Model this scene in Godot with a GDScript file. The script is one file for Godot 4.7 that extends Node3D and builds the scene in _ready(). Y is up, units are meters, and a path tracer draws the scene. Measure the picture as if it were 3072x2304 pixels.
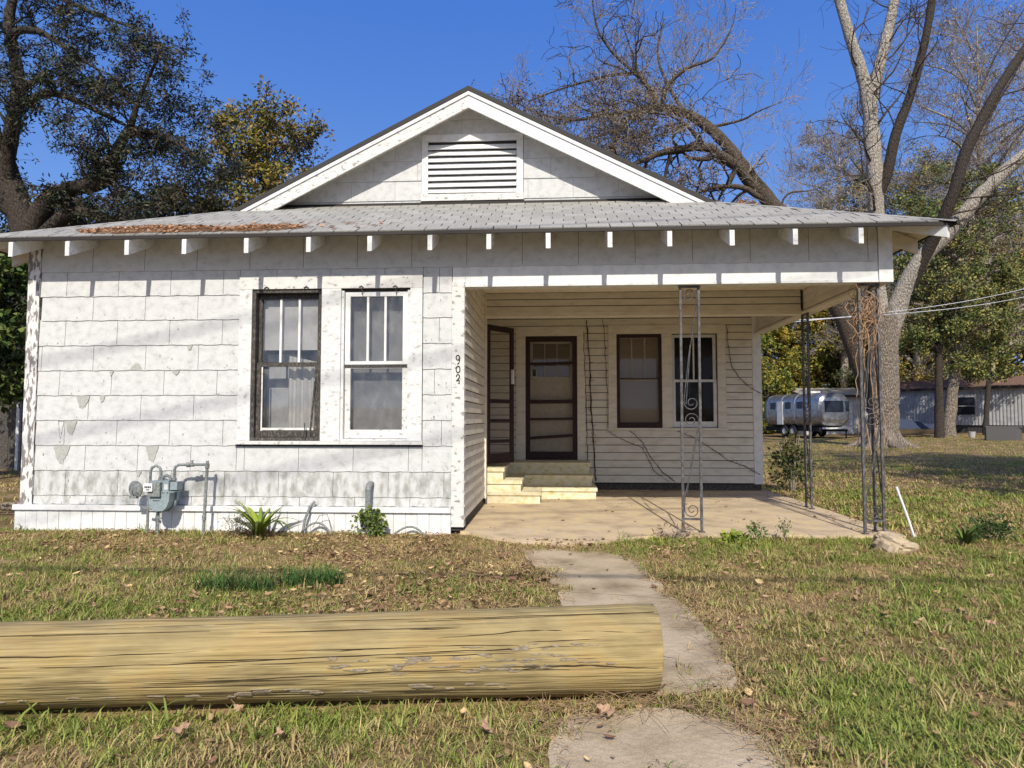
extends Node3D

# ---------------------------------------------------------------- mesh builder
class MB:
	var v := PackedVector3Array()
	var n := PackedVector3Array()
	var c := PackedColorArray()
	var t := PackedVector2Array()
	var ix := PackedInt32Array()
	var tint := Color.WHITE

	func tri(a: Vector3, b: Vector3, d: Vector3) -> void:   # counter-clockwise seen from outside
		var k := v.size()
		var nn := (b - a).cross(d - a).normalized()
		v.append(a); v.append(b); v.append(d)
		n.append(nn); n.append(nn); n.append(nn)
		c.append(tint); c.append(tint); c.append(tint)
		t.append(Vector2(0, 0)); t.append(Vector2(1, 0)); t.append(Vector2(1, 1))
		ix.append(k); ix.append(k + 2); ix.append(k + 1)

	func quad(a: Vector3, b: Vector3, d: Vector3, e: Vector3) -> void:
		var k := v.size()
		var nn := (d - a).cross(e - b).normalized()
		v.append(a); v.append(b); v.append(d); v.append(e)
		for i in 4:
			n.append(nn)
			c.append(tint)
		t.append(Vector2(0, 0)); t.append(Vector2(1, 0)); t.append(Vector2(1, 1)); t.append(Vector2(0, 1))
		ix.append(k); ix.append(k + 2); ix.append(k + 1)
		ix.append(k); ix.append(k + 3); ix.append(k + 2)

	func hexa(p: Array) -> void:   # p: 4 bottom corners counter-clockwise seen from above, then the 4 above them
		quad(p[3], p[2], p[1], p[0])
		quad(p[4], p[5], p[6], p[7])
		for i in 4:
			var j := (i + 1) % 4
			quad(p[i], p[j], p[j + 4], p[i + 4])

	func box(at: Vector3, size: Vector3, b := Basis.IDENTITY) -> void:
		var h := size * 0.5
		var p := []
		for y in [-1.0, 1.0]:
			for q in [Vector2(-1, 1), Vector2(1, 1), Vector2(1, -1), Vector2(-1, -1)]:
				p.append(at + b * Vector3(q.x * h.x, y * h.y, q.y * h.z))
		hexa(p)

	func span(a: Vector3, b: Vector3) -> void:
		box((a + b) * 0.5, (b - a).abs())

	func bar(a: Vector3, b: Vector3, w: float, d: float, side := Vector3.ZERO) -> void:   # a square bar from a to b
		var y := (b - a).normalized()
		var ref := side if side != Vector3.ZERO else (Vector3.FORWARD if absf(y.z) < 0.9 else Vector3.RIGHT)
		var x := y.cross(ref).normalized()
		var z := x.cross(y).normalized()
		box((a + b) * 0.5, Vector3(w, a.distance_to(b), d), Basis(x, y, z))

	func tube(p: PackedVector3Array, r: PackedFloat32Array, sides: int, cap := false) -> void:
		var m := p.size()
		if m < 2:
			return
		var k := v.size()
		var f := (p[1] - p[0]).normalized()
		var u := f.cross(Vector3(0.31, 0.2, 0.93)).normalized()
		for i in m:
			if i > 0:
				var g := (p[mini(i + 1, m - 1)] - p[i - 1]).normalized()
				if g.length_squared() > 0.5:
					f = g
			u = (u - f * u.dot(f)).normalized()
			var w := f.cross(u)
			for j in sides:
				var a := TAU * j / sides
				var d := u * cos(a) + w * sin(a)
				v.append(p[i] + d * r[i])
				n.append(d)
				c.append(tint)
				t.append(Vector2(float(j) / sides, i))
		for i in m - 1:
			for j in sides:
				var a := k + i * sides + j
				var b := k + i * sides + (j + 1) % sides
				ix.append(a); ix.append(a + sides); ix.append(b)
				ix.append(b); ix.append(a + sides); ix.append(b + sides)
		if cap:
			for e in [0, m - 1]:
				for j in sides:
					var a := v[k + e * sides + j]
					var b := v[k + e * sides + (j + 1) % sides]
					if e == 0:
						tri(p[0], b, a)
					else:
						tri(p[e], a, b)

	func wire(p: Array, r: float, sides := 6, cap := true) -> void:
		var q := PackedVector3Array(p)
		var rr := PackedFloat32Array()
		rr.resize(q.size())
		rr.fill(r)
		tube(q, rr, sides, cap)

	func lathe(at: Vector3, axis: Vector3, prof: Array, sides := 20) -> void:   # prof: Vector2(radius, along)
		var y := axis.normalized()
		var x := y.cross(Vector3(0.3, 0.1, 0.94)).normalized()
		var z := x.cross(y)
		for i in prof.size() - 1:
			var a: Vector2 = prof[i]
			var b: Vector2 = prof[i + 1]
			for j in sides:
				var s0 := TAU * j / sides
				var s1 := TAU * (j + 1) / sides
				var d0 := x * cos(s0) + z * sin(s0)
				var d1 := x * cos(s1) + z * sin(s1)
				quad(at + d0 * a.x + y * a.y, at + d0 * b.x + y * b.y, at + d1 * b.x + y * b.y, at + d1 * a.x + y * a.y)

	func prism(poly: PackedVector2Array, z0: float, z1: float, b := Basis.IDENTITY, at := Vector3.ZERO) -> void:   # a polygon in x, y drawn out from z0 (back) to z1 (front)
		var q := poly
		if not Geometry2D.is_polygon_clockwise(q):
			pass
		else:
			q = poly.duplicate()
			q.reverse()
		var idx := Geometry2D.triangulate_polygon(q)
		for i in range(0, idx.size(), 3):
			var a := q[idx[i]]
			var d := q[idx[i + 1]]
			var e := q[idx[i + 2]]
			if (d - a).cross(e - a) < 0:
				var s := d
				d = e
				e = s
			tri(at + b * Vector3(a.x, a.y, z1), at + b * Vector3(d.x, d.y, z1), at + b * Vector3(e.x, e.y, z1))
			tri(at + b * Vector3(a.x, a.y, z0), at + b * Vector3(e.x, e.y, z0), at + b * Vector3(d.x, d.y, z0))
		for i in q.size():
			var a := q[i]
			var d := q[(i + 1) % q.size()]
			quad(at + b * Vector3(a.x, a.y, z0), at + b * Vector3(d.x, d.y, z0), at + b * Vector3(d.x, d.y, z1), at + b * Vector3(a.x, a.y, z1))

	func mesh(colored := false) -> ArrayMesh:
		var a := []
		a.resize(Mesh.ARRAY_MAX)
		a[Mesh.ARRAY_VERTEX] = v
		a[Mesh.ARRAY_NORMAL] = n
		a[Mesh.ARRAY_TEX_UV] = t
		if colored:
			a[Mesh.ARRAY_COLOR] = c
		a[Mesh.ARRAY_INDEX] = ix
		var m := ArrayMesh.new()
		m.add_surface_from_arrays(Mesh.PRIMITIVE_TRIANGLES, a)
		return m

# ---------------------------------------------------------------- naming and adding
var used := {}

func numbered(called: String, parent: Node) -> String:
	var key := "%d/%s" % [parent.get_instance_id(), called]
	var k: int = used.get(key, 0)
	used[key] = k + 1
	return called if k == 0 else "%s_%03d" % [called, k]

func put(node: Node3D, called: String, parent: Node = self) -> Node3D:
	node.name = numbered(called, parent)
	parent.add_child(node, true)
	return node

func part(called: String, mb, m: Material, parent: Node = self, colored := false) -> MeshInstance3D:
	var o := MeshInstance3D.new()
	o.mesh = mb.mesh(colored) if mb is MB else mb
	o.material_override = null
	o.set_surface_override_material(0, m)
	put(o, called, parent)
	return o

func tag(o: Node, label: String, category: String, group := "") -> Node:
	o.set_meta("label", label)
	o.set_meta("category", category)
	if group:
		o.set_meta("group", group)
	return o

func thing(called: String, label: String, category: String, at := Vector3.ZERO, group := "") -> Node3D:
	var o := Node3D.new()
	o.position = at
	put(o, called)
	tag(o, label, category, group)
	return o

func structure(called: String, mb, m: Material, parent: Node = self, colored := false) -> MeshInstance3D:
	var o := part(called, mb, m, parent, colored)
	if parent == self:
		o.set_meta("kind", "structure")
	return o

func stuff(o: Node) -> Node:
	o.set_meta("kind", "stuff")
	return o

func spread(called: String, m: Mesh, mat: Material, where: Array, tints: Array, parent: Node = self) -> MultiMeshInstance3D:
	var mm := MultiMesh.new()
	mm.transform_format = MultiMesh.TRANSFORM_3D
	mm.use_colors = true
	mm.mesh = m
	mm.instance_count = where.size()
	for i in where.size():
		mm.set_instance_transform(i, where[i])
		mm.set_instance_color(i, tints[i])
	var o := MultiMeshInstance3D.new()
	o.multimesh = mm
	o.material_override = mat
	put(o, called, parent)
	stuff(o)
	return o

func block(called: String, a: Vector3, b: Vector3, m: Material, parent: Node) -> MeshInstance3D:
	var s := MB.new()
	s.span(a, b)
	return part(called, s, m, parent)

# ---------------------------------------------------------------- materials
func lin(r: float, g: float, b: float) -> Color:
	return Color(r, g, b).linear_to_srgb()

func noise_tex(freq: float, seed_: int, stops: Array = [], oct := 4, kind := FastNoiseLite.TYPE_SIMPLEX_SMOOTH, size := 512, warp := 0.0) -> NoiseTexture2D:
	var f := FastNoiseLite.new()
	f.noise_type = kind
	f.frequency = freq
	f.seed = seed_
	f.fractal_octaves = oct
	f.fractal_gain = 0.55
	if warp > 0.0:
		f.domain_warp_enabled = true
		f.domain_warp_amplitude = warp
		f.domain_warp_frequency = freq * 1.7
	var t := NoiseTexture2D.new()
	t.width = size
	t.height = size
	t.seamless = true
	t.generate_mipmaps = false
	t.noise = f
	if stops:
		var g := Gradient.new()
		var offs := PackedFloat32Array()
		var cols := PackedColorArray()
		for s in stops:
			offs.append(s[0])
			cols.append(lin(s[1], s[2], s[3]))
		g.offsets = offs
		g.colors = cols
		t.color_ramp = g
	return t

func mat(r: float, g: float, b: float, rough := 0.85) -> StandardMaterial3D:
	var m := StandardMaterial3D.new()
	m.albedo_color = lin(r, g, b)
	m.roughness = rough
	m.metallic_specular = 0.35
	return m

func tmat(tex: Texture2D, scale: Vector3, rough := 0.85, world := true) -> StandardMaterial3D:
	var m := StandardMaterial3D.new()
	m.albedo_texture = tex
	m.roughness = rough
	m.metallic_specular = 0.3
	m.uv1_triplanar = true
	m.uv1_world_triplanar = world
	m.uv1_scale = scale
	m.uv1_triplanar_sharpness = 4.0
	return m

func bump(m: StandardMaterial3D, tex: Texture2D, depth: float) -> void:
	m.heightmap_enabled = true
	m.heightmap_texture = tex
	m.heightmap_scale = depth

func detail(m: StandardMaterial3D, tex: Texture2D, scale: Vector3, mode := BaseMaterial3D.BLEND_MODE_MUL, mask: Texture2D = null) -> void:
	m.detail_enabled = true
	m.detail_albedo = tex
	m.detail_blend_mode = mode
	m.detail_uv_layer = BaseMaterial3D.DETAIL_UV_2
	m.uv2_triplanar = true
	m.uv2_world_triplanar = true
	m.uv2_scale = scale
	m.uv2_triplanar_sharpness = 4.0
	if mask:
		m.detail_mask = mask

func leaf_mat(rough := 0.6, through := 0.5) -> StandardMaterial3D:
	var m := StandardMaterial3D.new()
	m.albedo_color = Color.WHITE
	m.vertex_color_use_as_albedo = true
	m.roughness = rough
	m.metallic_specular = 0.3
	m.cull_mode = BaseMaterial3D.CULL_DISABLED
	m.backlight_enabled = true
	m.backlight = Color(through, through, through)
	return m

var M := {}
var rng := RandomNumberGenerator.new()

func rf(a: float, b: float) -> float:
	return rng.randf_range(a, b)

func rdir() -> Vector3:
	var z := rf(-1, 1)
	var a := rf(0, TAU)
	var s := sqrt(1 - z * z)
	return Vector3(s * cos(a), z, s * sin(a))

func make_materials() -> void:
	var grain := noise_tex(0.03, 5, [], 4)
	var fine := noise_tex(0.12, 6, [], 3)
	var coarse := noise_tex(0.012, 7, [], 5)
	var speck := noise_tex(0.14, 11, [[0.0, 0.6, 0.6, 0.6], [0.3, 0.86, 0.86, 0.86], [0.5, 0.97, 0.97, 0.97], [1.0, 1, 1, 1]], 3)
	M.grain = grain
	M.fine = fine
	# weathered white paint on the cement shingles
	var wall_tex := noise_tex(0.016, 21, [[0.0, 0.45, 0.46, 0.465], [0.2, 0.555, 0.565, 0.572], [0.4, 0.615, 0.625, 0.634], [0.65, 0.65, 0.66, 0.67], [1.0, 0.69, 0.70, 0.71]], 7, FastNoiseLite.TYPE_SIMPLEX_SMOOTH, 1024)
	M.shingle_paint = tmat(wall_tex, Vector3(0.42, 0.5, 0.42), 0.8)
	detail(M.shingle_paint, speck, Vector3(1.3, 1.0, 1.3))
	bump(M.shingle_paint, fine, 0.12)
	var dirty_tex := noise_tex(0.02, 23, [[0.0, 0.30, 0.305, 0.285], [0.3, 0.42, 0.425, 0.41], [0.5, 0.55, 0.558, 0.555], [0.7, 0.62, 0.63, 0.638], [1.0, 0.67, 0.68, 0.69]], 6)
	M.shingle_dirty = tmat(dirty_tex, Vector3(0.8, 0.4, 0.8), 0.85)
	detail(M.shingle_dirty, speck, Vector3(1.3, 1.0, 1.3))
	bump(M.shingle_dirty, fine, 0.12)
	var bare_tex := noise_tex(0.05, 24, [[0.0, 0.34, 0.35, 0.33], [1.0, 0.5, 0.5, 0.48]], 4)
	M.bare_cement = tmat(bare_tex, Vector3(1, 1, 1), 0.9)
	# white trim, lightly peeling
	var trim_tex := noise_tex(0.03, 31, [[0.0, 0.34, 0.33, 0.32], [0.16, 0.46, 0.46, 0.455], [0.26, 0.62, 0.628, 0.63], [0.6, 0.69, 0.70, 0.708], [1.0, 0.73, 0.74, 0.748]], 5)
	M.trim = tmat(trim_tex, Vector3(0.55, 0.9, 0.55), 0.6)
	bump(M.trim, grain, 0.12)
	var clean_tex := noise_tex(0.02, 32, [[0.0, 0.62, 0.63, 0.63], [0.5, 0.74, 0.75, 0.755], [1.0, 0.79, 0.80, 0.805]], 4)
	M.clean = tmat(clean_tex, Vector3(0.7, 0.7, 0.7), 0.6)
	var soffit_tex := noise_tex(0.02, 33, [[0.0, 0.62, 0.56, 0.46], [0.5, 0.73, 0.67, 0.57], [1.0, 0.79, 0.73, 0.63]], 5)  # warm beige, mottled at random
	M.soffit = tmat(soffit_tex, Vector3(0.8, 0.8, 0.8), 0.7)
	# peeling corner board
	var peel_tex := noise_tex(0.022, 36, [[0.0, 0.18, 0.165, 0.165], [0.46, 0.26, 0.24, 0.24], [0.49, 0.68, 0.68, 0.67], [1.0, 0.77, 0.77, 0.765]], 5)
	M.peel = tmat(peel_tex, Vector3(1.4, 0.45, 1.4), 0.7)
	bump(M.peel, grain, 0.25)
	var peel2_tex := noise_tex(0.03, 37, [[0.0, 0.22, 0.21, 0.20], [0.2, 0.33, 0.32, 0.30], [0.27, 0.62, 0.62, 0.61], [1.0, 0.74, 0.74, 0.73]], 5)
	M.peel_light = tmat(peel2_tex, Vector3(0.6, 0.9, 0.6), 0.7)
	bump(M.peel_light, grain, 0.2)
	M.gap = mat(0.045, 0.043, 0.04, 0.95)  # near-black backing for joints, and for painted shade lines between clapboards
	# porch clapboard, a little creamy and dusty
	var clap_tex := noise_tex(0.015, 41, [[0.0, 0.62, 0.57, 0.48], [0.35, 0.73, 0.69, 0.60], [0.7, 0.79, 0.75, 0.67], [1.0, 0.82, 0.785, 0.71]], 5)
	M.clap = tmat(clap_tex, Vector3(0.4, 1.2, 0.4), 0.65)
	detail(M.clap, speck, Vector3(0.8, 2.0, 0.8))
	# dark weathered wood of window and door frames
	var dark_tex := noise_tex(0.05, 51, [[0.0, 0.035, 0.032, 0.03], [0.5, 0.075, 0.068, 0.062], [0.8, 0.15, 0.14, 0.13], [1.0, 0.3, 0.29, 0.28]], 5)
	M.dark_wood = tmat(dark_tex, Vector3(1.5, 0.6, 1.5), 0.75)
	var maroon_tex := noise_tex(0.04, 52, [[0.0, 0.022, 0.012, 0.014], [0.6, 0.045, 0.026, 0.028], [1.0, 0.09, 0.06, 0.055]], 4)
	M.screen_frame = tmat(maroon_tex, Vector3(1.2, 1.2, 1.2), 0.6)
	# screens, glass
	var sc := mat(0.2, 0.155, 0.115, 0.7)
	sc.albedo_color.a = 0.2
	sc.transparency = BaseMaterial3D.TRANSPARENCY_ALPHA
	M.screen = sc
	var gl := StandardMaterial3D.new()
	gl.albedo_color = Color(0.3, 0.33, 0.35, 0.04)
	gl.transparency = BaseMaterial3D.TRANSPARENCY_ALPHA
	gl.roughness = 0.03
	M.glass = gl
	var g2 := gl.duplicate()
	g2.metallic_specular = 0.18
	M.glass_dull = g2
	var ft := noise_tex(0.01, 55, [[0.0, 0.5, 0.5, 0.5], [1.0, 0.5, 0.5, 0.5]], 5)
	var fg := Gradient.new()
	fg.offsets = PackedFloat32Array([0.0, 0.35, 0.6, 0.8, 1.0])
	fg.colors = PackedColorArray([Color(0.62, 0.63, 0.65, 0.015), Color(0.62, 0.63, 0.65, 0.03), Color(0.64, 0.64, 0.66, 0.06), Color(0.66, 0.66, 0.67, 0.1), Color(0.7, 0.7, 0.7, 0.17)])
	ft.color_ramp = fg
	var film := tmat(ft, Vector3(1.3, 0.8, 1.3), 0.9)
	film.transparency = BaseMaterial3D.TRANSPARENCY_ALPHA
	M.film = film
	# roof shingles, four tones
	M.roof = []
	for k in 4:
		var s: float = [0.94, 1.0, 1.06, 0.9][k]
		var rt := noise_tex(0.09, 60 + k, [[0.0, 0.235 * s, 0.23 * s, 0.21 * s], [0.5, 0.325 * s, 0.318 * s, 0.295 * s], [1.0, 0.42 * s, 0.41 * s, 0.38 * s]], 4, FastNoiseLite.TYPE_SIMPLEX_SMOOTH, 256)
		var rm := tmat(rt, Vector3(1.1, 1.1, 1.1), 0.95)
		bump(rm, fine, 0.25)
		M.roof.append(rm)
	M.roof_dark = mat(0.055, 0.053, 0.05, 0.9)
	M.drip = mat(0.035, 0.03, 0.028, 0.6)
	# iron, concrete
	var iron_tex := noise_tex(0.06, 71, [[0.0, 0.04, 0.036, 0.036], [0.45, 0.075, 0.07, 0.072], [0.75, 0.12, 0.125, 0.135], [1.0, 0.24, 0.25, 0.27]], 4, FastNoiseLite.TYPE_SIMPLEX_SMOOTH, 256)
	M.iron = tmat(iron_tex, Vector3(1.5, 0.8, 1.5), 0.5)
	M.iron.metallic_specular = 0.5
	var slab_tex := noise_tex(0.008, 81, [[0.0, 0.40, 0.305, 0.21], [0.25, 0.53, 0.42, 0.295], [0.5, 0.63, 0.505, 0.36], [0.62, 0.70, 0.56, 0.33], [0.72, 0.64, 0.52, 0.385], [1.0, 0.68, 0.575, 0.45]], 6, FastNoiseLite.TYPE_SIMPLEX_SMOOTH, 1024)
	M.slab = tmat(slab_tex, Vector3(0.24, 0.24, 0.24), 0.9)
	var speck2 := noise_tex(0.2, 82, [[0.0, 0.55, 0.55, 0.55], [0.4, 0.88, 0.88, 0.88], [1.0, 1, 1, 1]], 3)
	detail(M.slab, speck2, Vector3(0.9, 0.9, 0.9))
	bump(M.slab, fine, 0.15)
	var path_tex := noise_tex(0.009, 83, [[0.0, 0.21, 0.16, 0.10], [0.25, 0.37, 0.295, 0.195], [0.55, 0.53, 0.43, 0.30], [1.0, 0.63, 0.525, 0.38]], 6)
	M.path = tmat(path_tex, Vector3(0.35, 0.35, 0.35), 0.95)
	detail(M.path, noise_tex(0.24, 84, [[0.0, 0.35, 0.33, 0.30], [0.35, 0.78, 0.77, 0.75], [0.7, 1, 1, 0.98], [1.0, 1, 1, 1]], 4), Vector3(1.0, 1.0, 1.0))
	bump(M.path, fine, 0.35)
	var step_tex := noise_tex(0.02, 85, [[0, 0.475, 0.378, 0.194], [0.3, 0.648, 0.562, 0.313], [0.55, 0.713, 0.659, 0.486], [1, 0.734, 0.702, 0.583]], 5)
	M.step = tmat(step_tex, Vector3(0.7, 0.9, 0.7), 0.8)
	M.step_grey = tmat(noise_tex(0.03, 86, [[0.0, 0.30, 0.28, 0.25], [1.0, 0.46, 0.44, 0.40]], 4, FastNoiseLite.TYPE_SIMPLEX_SMOOTH, 256), Vector3(1, 1, 1), 0.85)
	# ground
	var soil := noise_tex(0.006, 91, [[0, 0.123, 0.106, 0.045], [0.35, 0.213, 0.162, 0.073], [0.55, 0.302, 0.213, 0.112], [0.8, 0.381, 0.263, 0.151], [1, 0.426, 0.297, 0.185]], 6, FastNoiseLite.TYPE_SIMPLEX_SMOOTH, 1024)
	M.soil = tmat(soil, Vector3(0.16, 0.16, 0.16), 1.0)
	detail(M.soil, noise_tex(0.1, 92, [[0.0, 0.45, 0.42, 0.36], [0.5, 0.9, 0.88, 0.85], [1.0, 1, 1, 1]], 4), Vector3(1.1, 1.1, 1.1))
	bump(M.soil, fine, 1.5)
	# bark
	var bark := noise_tex(0.03, 95, [[0.0, 0.03, 0.025, 0.02], [0.3, 0.14, 0.115, 0.092], [0.55, 0.30, 0.255, 0.21], [1.0, 0.46, 0.41, 0.35]], 4, FastNoiseLite.TYPE_CELLULAR)
	var rugged := noise_tex(0.03, 96, [], 4, FastNoiseLite.TYPE_CELLULAR)
	M.bark_pale = tmat(bark, Vector3(1.4, 0.5, 1.4), 0.95)
	bump(M.bark_pale, rugged, 7.0)
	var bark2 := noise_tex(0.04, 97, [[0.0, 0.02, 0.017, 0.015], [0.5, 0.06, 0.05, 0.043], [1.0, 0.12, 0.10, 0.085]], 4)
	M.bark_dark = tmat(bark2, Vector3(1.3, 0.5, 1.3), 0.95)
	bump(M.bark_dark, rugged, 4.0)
	var bark3 := noise_tex(0.045, 99, [[0.0, 0.025, 0.02, 0.016], [0.4, 0.085, 0.068, 0.054], [0.7, 0.17, 0.14, 0.112], [1.0, 0.27, 0.23, 0.19]], 4, FastNoiseLite.TYPE_CELLULAR)
	M.bark_white = tmat(noise_tex(0.03, 93, [[0.0, 0.05, 0.042, 0.036], [0.25, 0.2, 0.175, 0.15], [0.5, 0.44, 0.40, 0.35], [1.0, 0.6, 0.56, 0.5]], 4, FastNoiseLite.TYPE_CELLULAR), Vector3(1.4, 0.55, 1.4), 0.95)
	bump(M.bark_white, rugged, 6.0)
	M.bark_dark2 = tmat(noise_tex(0.045, 94, [[0.0, 0.02, 0.016, 0.013], [0.4, 0.065, 0.053, 0.043], [0.7, 0.13, 0.108, 0.088], [1.0, 0.22, 0.19, 0.16]], 4, FastNoiseLite.TYPE_CELLULAR), Vector3(1.2, 0.6, 1.2), 0.95)
	bump(M.bark_dark2, rugged, 6.0)
	M.bark_mid = tmat(bark3, Vector3(1.2, 0.6, 1.2), 0.95)
	bump(M.bark_mid, rugged, 6.0)
	M.twig = tmat(noise_tex(0.05, 98, [[0.0, 0.2, 0.17, 0.14], [0.6, 0.36, 0.315, 0.265], [1.0, 0.5, 0.45, 0.4]], 3, FastNoiseLite.TYPE_SIMPLEX_SMOOTH, 256), Vector3(0.7, 0.7, 0.7), 0.9)  # twig colour lightened to carry the haze of distance
	M.leaf = leaf_mat(0.55, 0.45)
	M.blade = leaf_mat(0.6, 0.6)
	M.dry = leaf_mat(0.85, 0.3)
	# metals of the meter and the trailer
	M.meter = tmat(noise_tex(0.04, 101, [[0.0, 0.20, 0.25, 0.275], [0.6, 0.27, 0.335, 0.365], [1.0, 0.33, 0.39, 0.41]], 3, FastNoiseLite.TYPE_SIMPLEX_SMOOTH, 256), Vector3(3, 3, 3), 0.45)
	M.pipe = tmat(noise_tex(0.05, 102, [[0.0, 0.10, 0.11, 0.11], [0.5, 0.22, 0.24, 0.24], [1.0, 0.32, 0.34, 0.33]], 4, FastNoiseLite.TYPE_SIMPLEX_SMOOTH, 256), Vector3(3, 2, 3), 0.5)
	M.alu = tmat(noise_tex(0.02, 103, [[0.0, 0.22, 0.22, 0.22], [0.5, 0.36, 0.36, 0.365], [1.0, 0.52, 0.52, 0.53]], 4, FastNoiseLite.TYPE_SIMPLEX_SMOOTH, 256), Vector3(0.5, 0.5, 0.5), 0.38)
	M.alu.metallic = 0.85
	M.tin = tmat(noise_tex(0.02, 104, [[0.0, 0.42, 0.43, 0.44], [0.5, 0.6, 0.61, 0.62], [1.0, 0.7, 0.71, 0.72]], 4, FastNoiseLite.TYPE_SIMPLEX_SMOOTH, 256), Vector3(0.4, 0.4, 0.4), 0.55)
	M.tin_shaded = tmat(noise_tex(0.02, 106, [[0.0, 0.27, 0.28, 0.29], [0.5, 0.40, 0.41, 0.42], [1.0, 0.5, 0.51, 0.52]], 4, FastNoiseLite.TYPE_SIMPLEX_SMOOTH, 256), Vector3(0.4, 0.4, 0.4), 0.6)  # white tin darkened to stand for tree shade on the mobile home
	M.pvc = mat(0.75, 0.76, 0.78, 0.4)
	M.crack = mat(0.07, 0.05, 0.032, 1.0)
	M.black = mat(0.012, 0.012, 0.013, 0.7)
	M.rubber = mat(0.02, 0.02, 0.02, 0.8)

# ---------------------------------------------------------------- the house
const ROWS := [0.255, 0.354, 0.63, 0.91, 1.19, 1.468, 1.748, 2.03, 2.313, 2.588, 2.868]
const WIN := [[-3.337, -2.55], [-2.33, -1.56]]      # front window openings
const WIN_LOW := 0.985
const WIN_TOP := 2.64

func shingle(x0: float, x1: float, y0: float, y1: float, wavy: bool, full: float, m: Material, parent: Node, z := 0.0) -> void:
	# a cement shingle: butt edge at the bottom stands proud, its top tucks in behind the course above
	var s := MB.new()
	var n := maxi(2, int(ceil((x1 - x0) / 0.05)))
	var g := 0.0022
	var lean := 0.011 / full
	for i in n:
		var a := lerpf(x0 + g, x1 - g, float(i) / n)
		var b := lerpf(x0 + g, x1 - g, float(i + 1) / n)
		var ya := y0 + (0.0032 * sin(a * TAU / 0.29 + y0 * 9.0) + 0.0022 * sin(a * TAU / 0.113 + y0 * 40.0) if wavy else 0.0)
		var yb := y0 + (0.0032 * sin(b * TAU / 0.29 + y0 * 9.0) + 0.0022 * sin(b * TAU / 0.113 + y0 * 40.0) if wavy else 0.0)
		var zt := z + 0.003 + lean * (full - (y1 - y0)) * 0.0
		var zb := z + 0.003 + lean * (y1 - y0)
		s.quad(Vector3(a, ya, zb), Vector3(b, yb, zb), Vector3(b, y1, zt), Vector3(a, y1, zt))
		s.quad(Vector3(a, ya, z - 0.004), Vector3(b, yb, z - 0.004), Vector3(b, yb, zb), Vector3(a, ya, zb))
	part("shingle", s, m, parent)

func front_shingles(parent: Node) -> void:
	var holes := [[-3.49, -1.42, 0.9, 2.79]]
	for r in ROWS.size():
		var y0: float = ROWS[r]
		var y1: float = (ROWS[r + 1] if r + 1 < ROWS.size() else 3.27) + 0.012
		var full := maxf(y1 - y0, 0.12)
		var right := -1.1 if r < ROWS.size() - 1 else 3.43
		var x: float = -5.82 + (-0.3 if r % 2 else 0.0) + [0.0, 0.06, -0.02, 0.03, 0.0, -0.05, 0.04, 0.0, 0.02, 0.0, 0.0][r] - 0.61
		while x < right:
			var a := maxf(x, -5.818)
			var b := minf(x + 0.61, right)
			x += 0.61
			if b - a < 0.03:
				continue
			# cut round the window casing
			var pieces := [[a, b, y0, y1, true]]
			for h in holes:
				var next := []
				for p in pieces:
					if p[1] <= h[0] or p[0] >= h[1] or p[3] <= h[2] or p[2] >= h[3]:
						next.append(p)
						continue
					if p[0] < h[0]:
						next.append([p[0], h[0], p[2], p[3], p[4]])
					if p[1] > h[1]:
						next.append([h[1], p[1], p[2], p[3], p[4]])
					var m0 := maxf(p[0], h[0])
					var m1 := minf(p[1], h[1])
					if p[2] < h[2]:
						next.append([m0, m1, p[2], h[2], p[4]])
					if p[3] > h[3]:
						next.append([m0, m1, h[3], p[3], false])
				pieces = next
			for p in pieces:
				if p[1] - p[0] > 0.02 and p[3] - p[2] > 0.02:
					shingle(p[0], p[1], p[2], p[3], p[4], full, M.shingle_dirty if r < 2 else M.shingle_paint, parent)

func clapboards(parent: Node, o: Vector3, u: Vector3, out: Vector3, length: float, y0: float, rows: int, holes: Array, m: Material, step := 0.128) -> void:
	# bevelled boards, slits onto near-black backing stand for the shade under each; o: the wall's lower corner, u: along the wall, holes: [u0, u1, y0, y1]
	for r in rows:
		var a := y0 + r * step
		var b := a + step - 0.011
		var runs := [[0.0, length]]
		for h in holes:
			if a + 0.02 < h[3] and a + step - 0.02 > h[2]:
				var next := []
				for q in runs:
					if q[1] <= h[0] or q[0] >= h[1]:
						next.append(q)
						continue
					if q[0] < h[0]:
						next.append([q[0], h[0]])
					if q[1] > h[1]:
						next.append([h[1], q[1]])
				runs = next
		for q in runs:
			if q[1] - q[0] < 0.02:
				continue
			var s := MB.new()
			var p0: Vector3 = o + u * (q[0] + 0.001)
			var p1: Vector3 = o + u * (q[1] - 0.001)
			var w := rf(-0.0015, 0.0015)
			var up := Vector3.UP
			var at := func(p: Vector3, y: float, d: float) -> Vector3: return Vector3(p.x, y, p.z) + out * d
			s.quad(at.call(p0, a + w, 0.017), at.call(p1, a - w, 0.017), at.call(p1, b, 0.004), at.call(p0, b, 0.004))
			s.quad(at.call(p0, a + w, -0.004), at.call(p1, a - w, -0.004), at.call(p1, a - w, 0.017), at.call(p0, a + w, 0.017))
			s.quad(at.call(p0, b, 0.004), at.call(p0, b, -0.004), at.call(p0, a, -0.004), at.call(p0, a + w, 0.017))
			s.quad(at.call(p1, a - w, 0.017), at.call(p1, a, -0.004), at.call(p1, b, -0.004), at.call(p1, b, 0.004))
			part("clapboard", s, m, parent)

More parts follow.
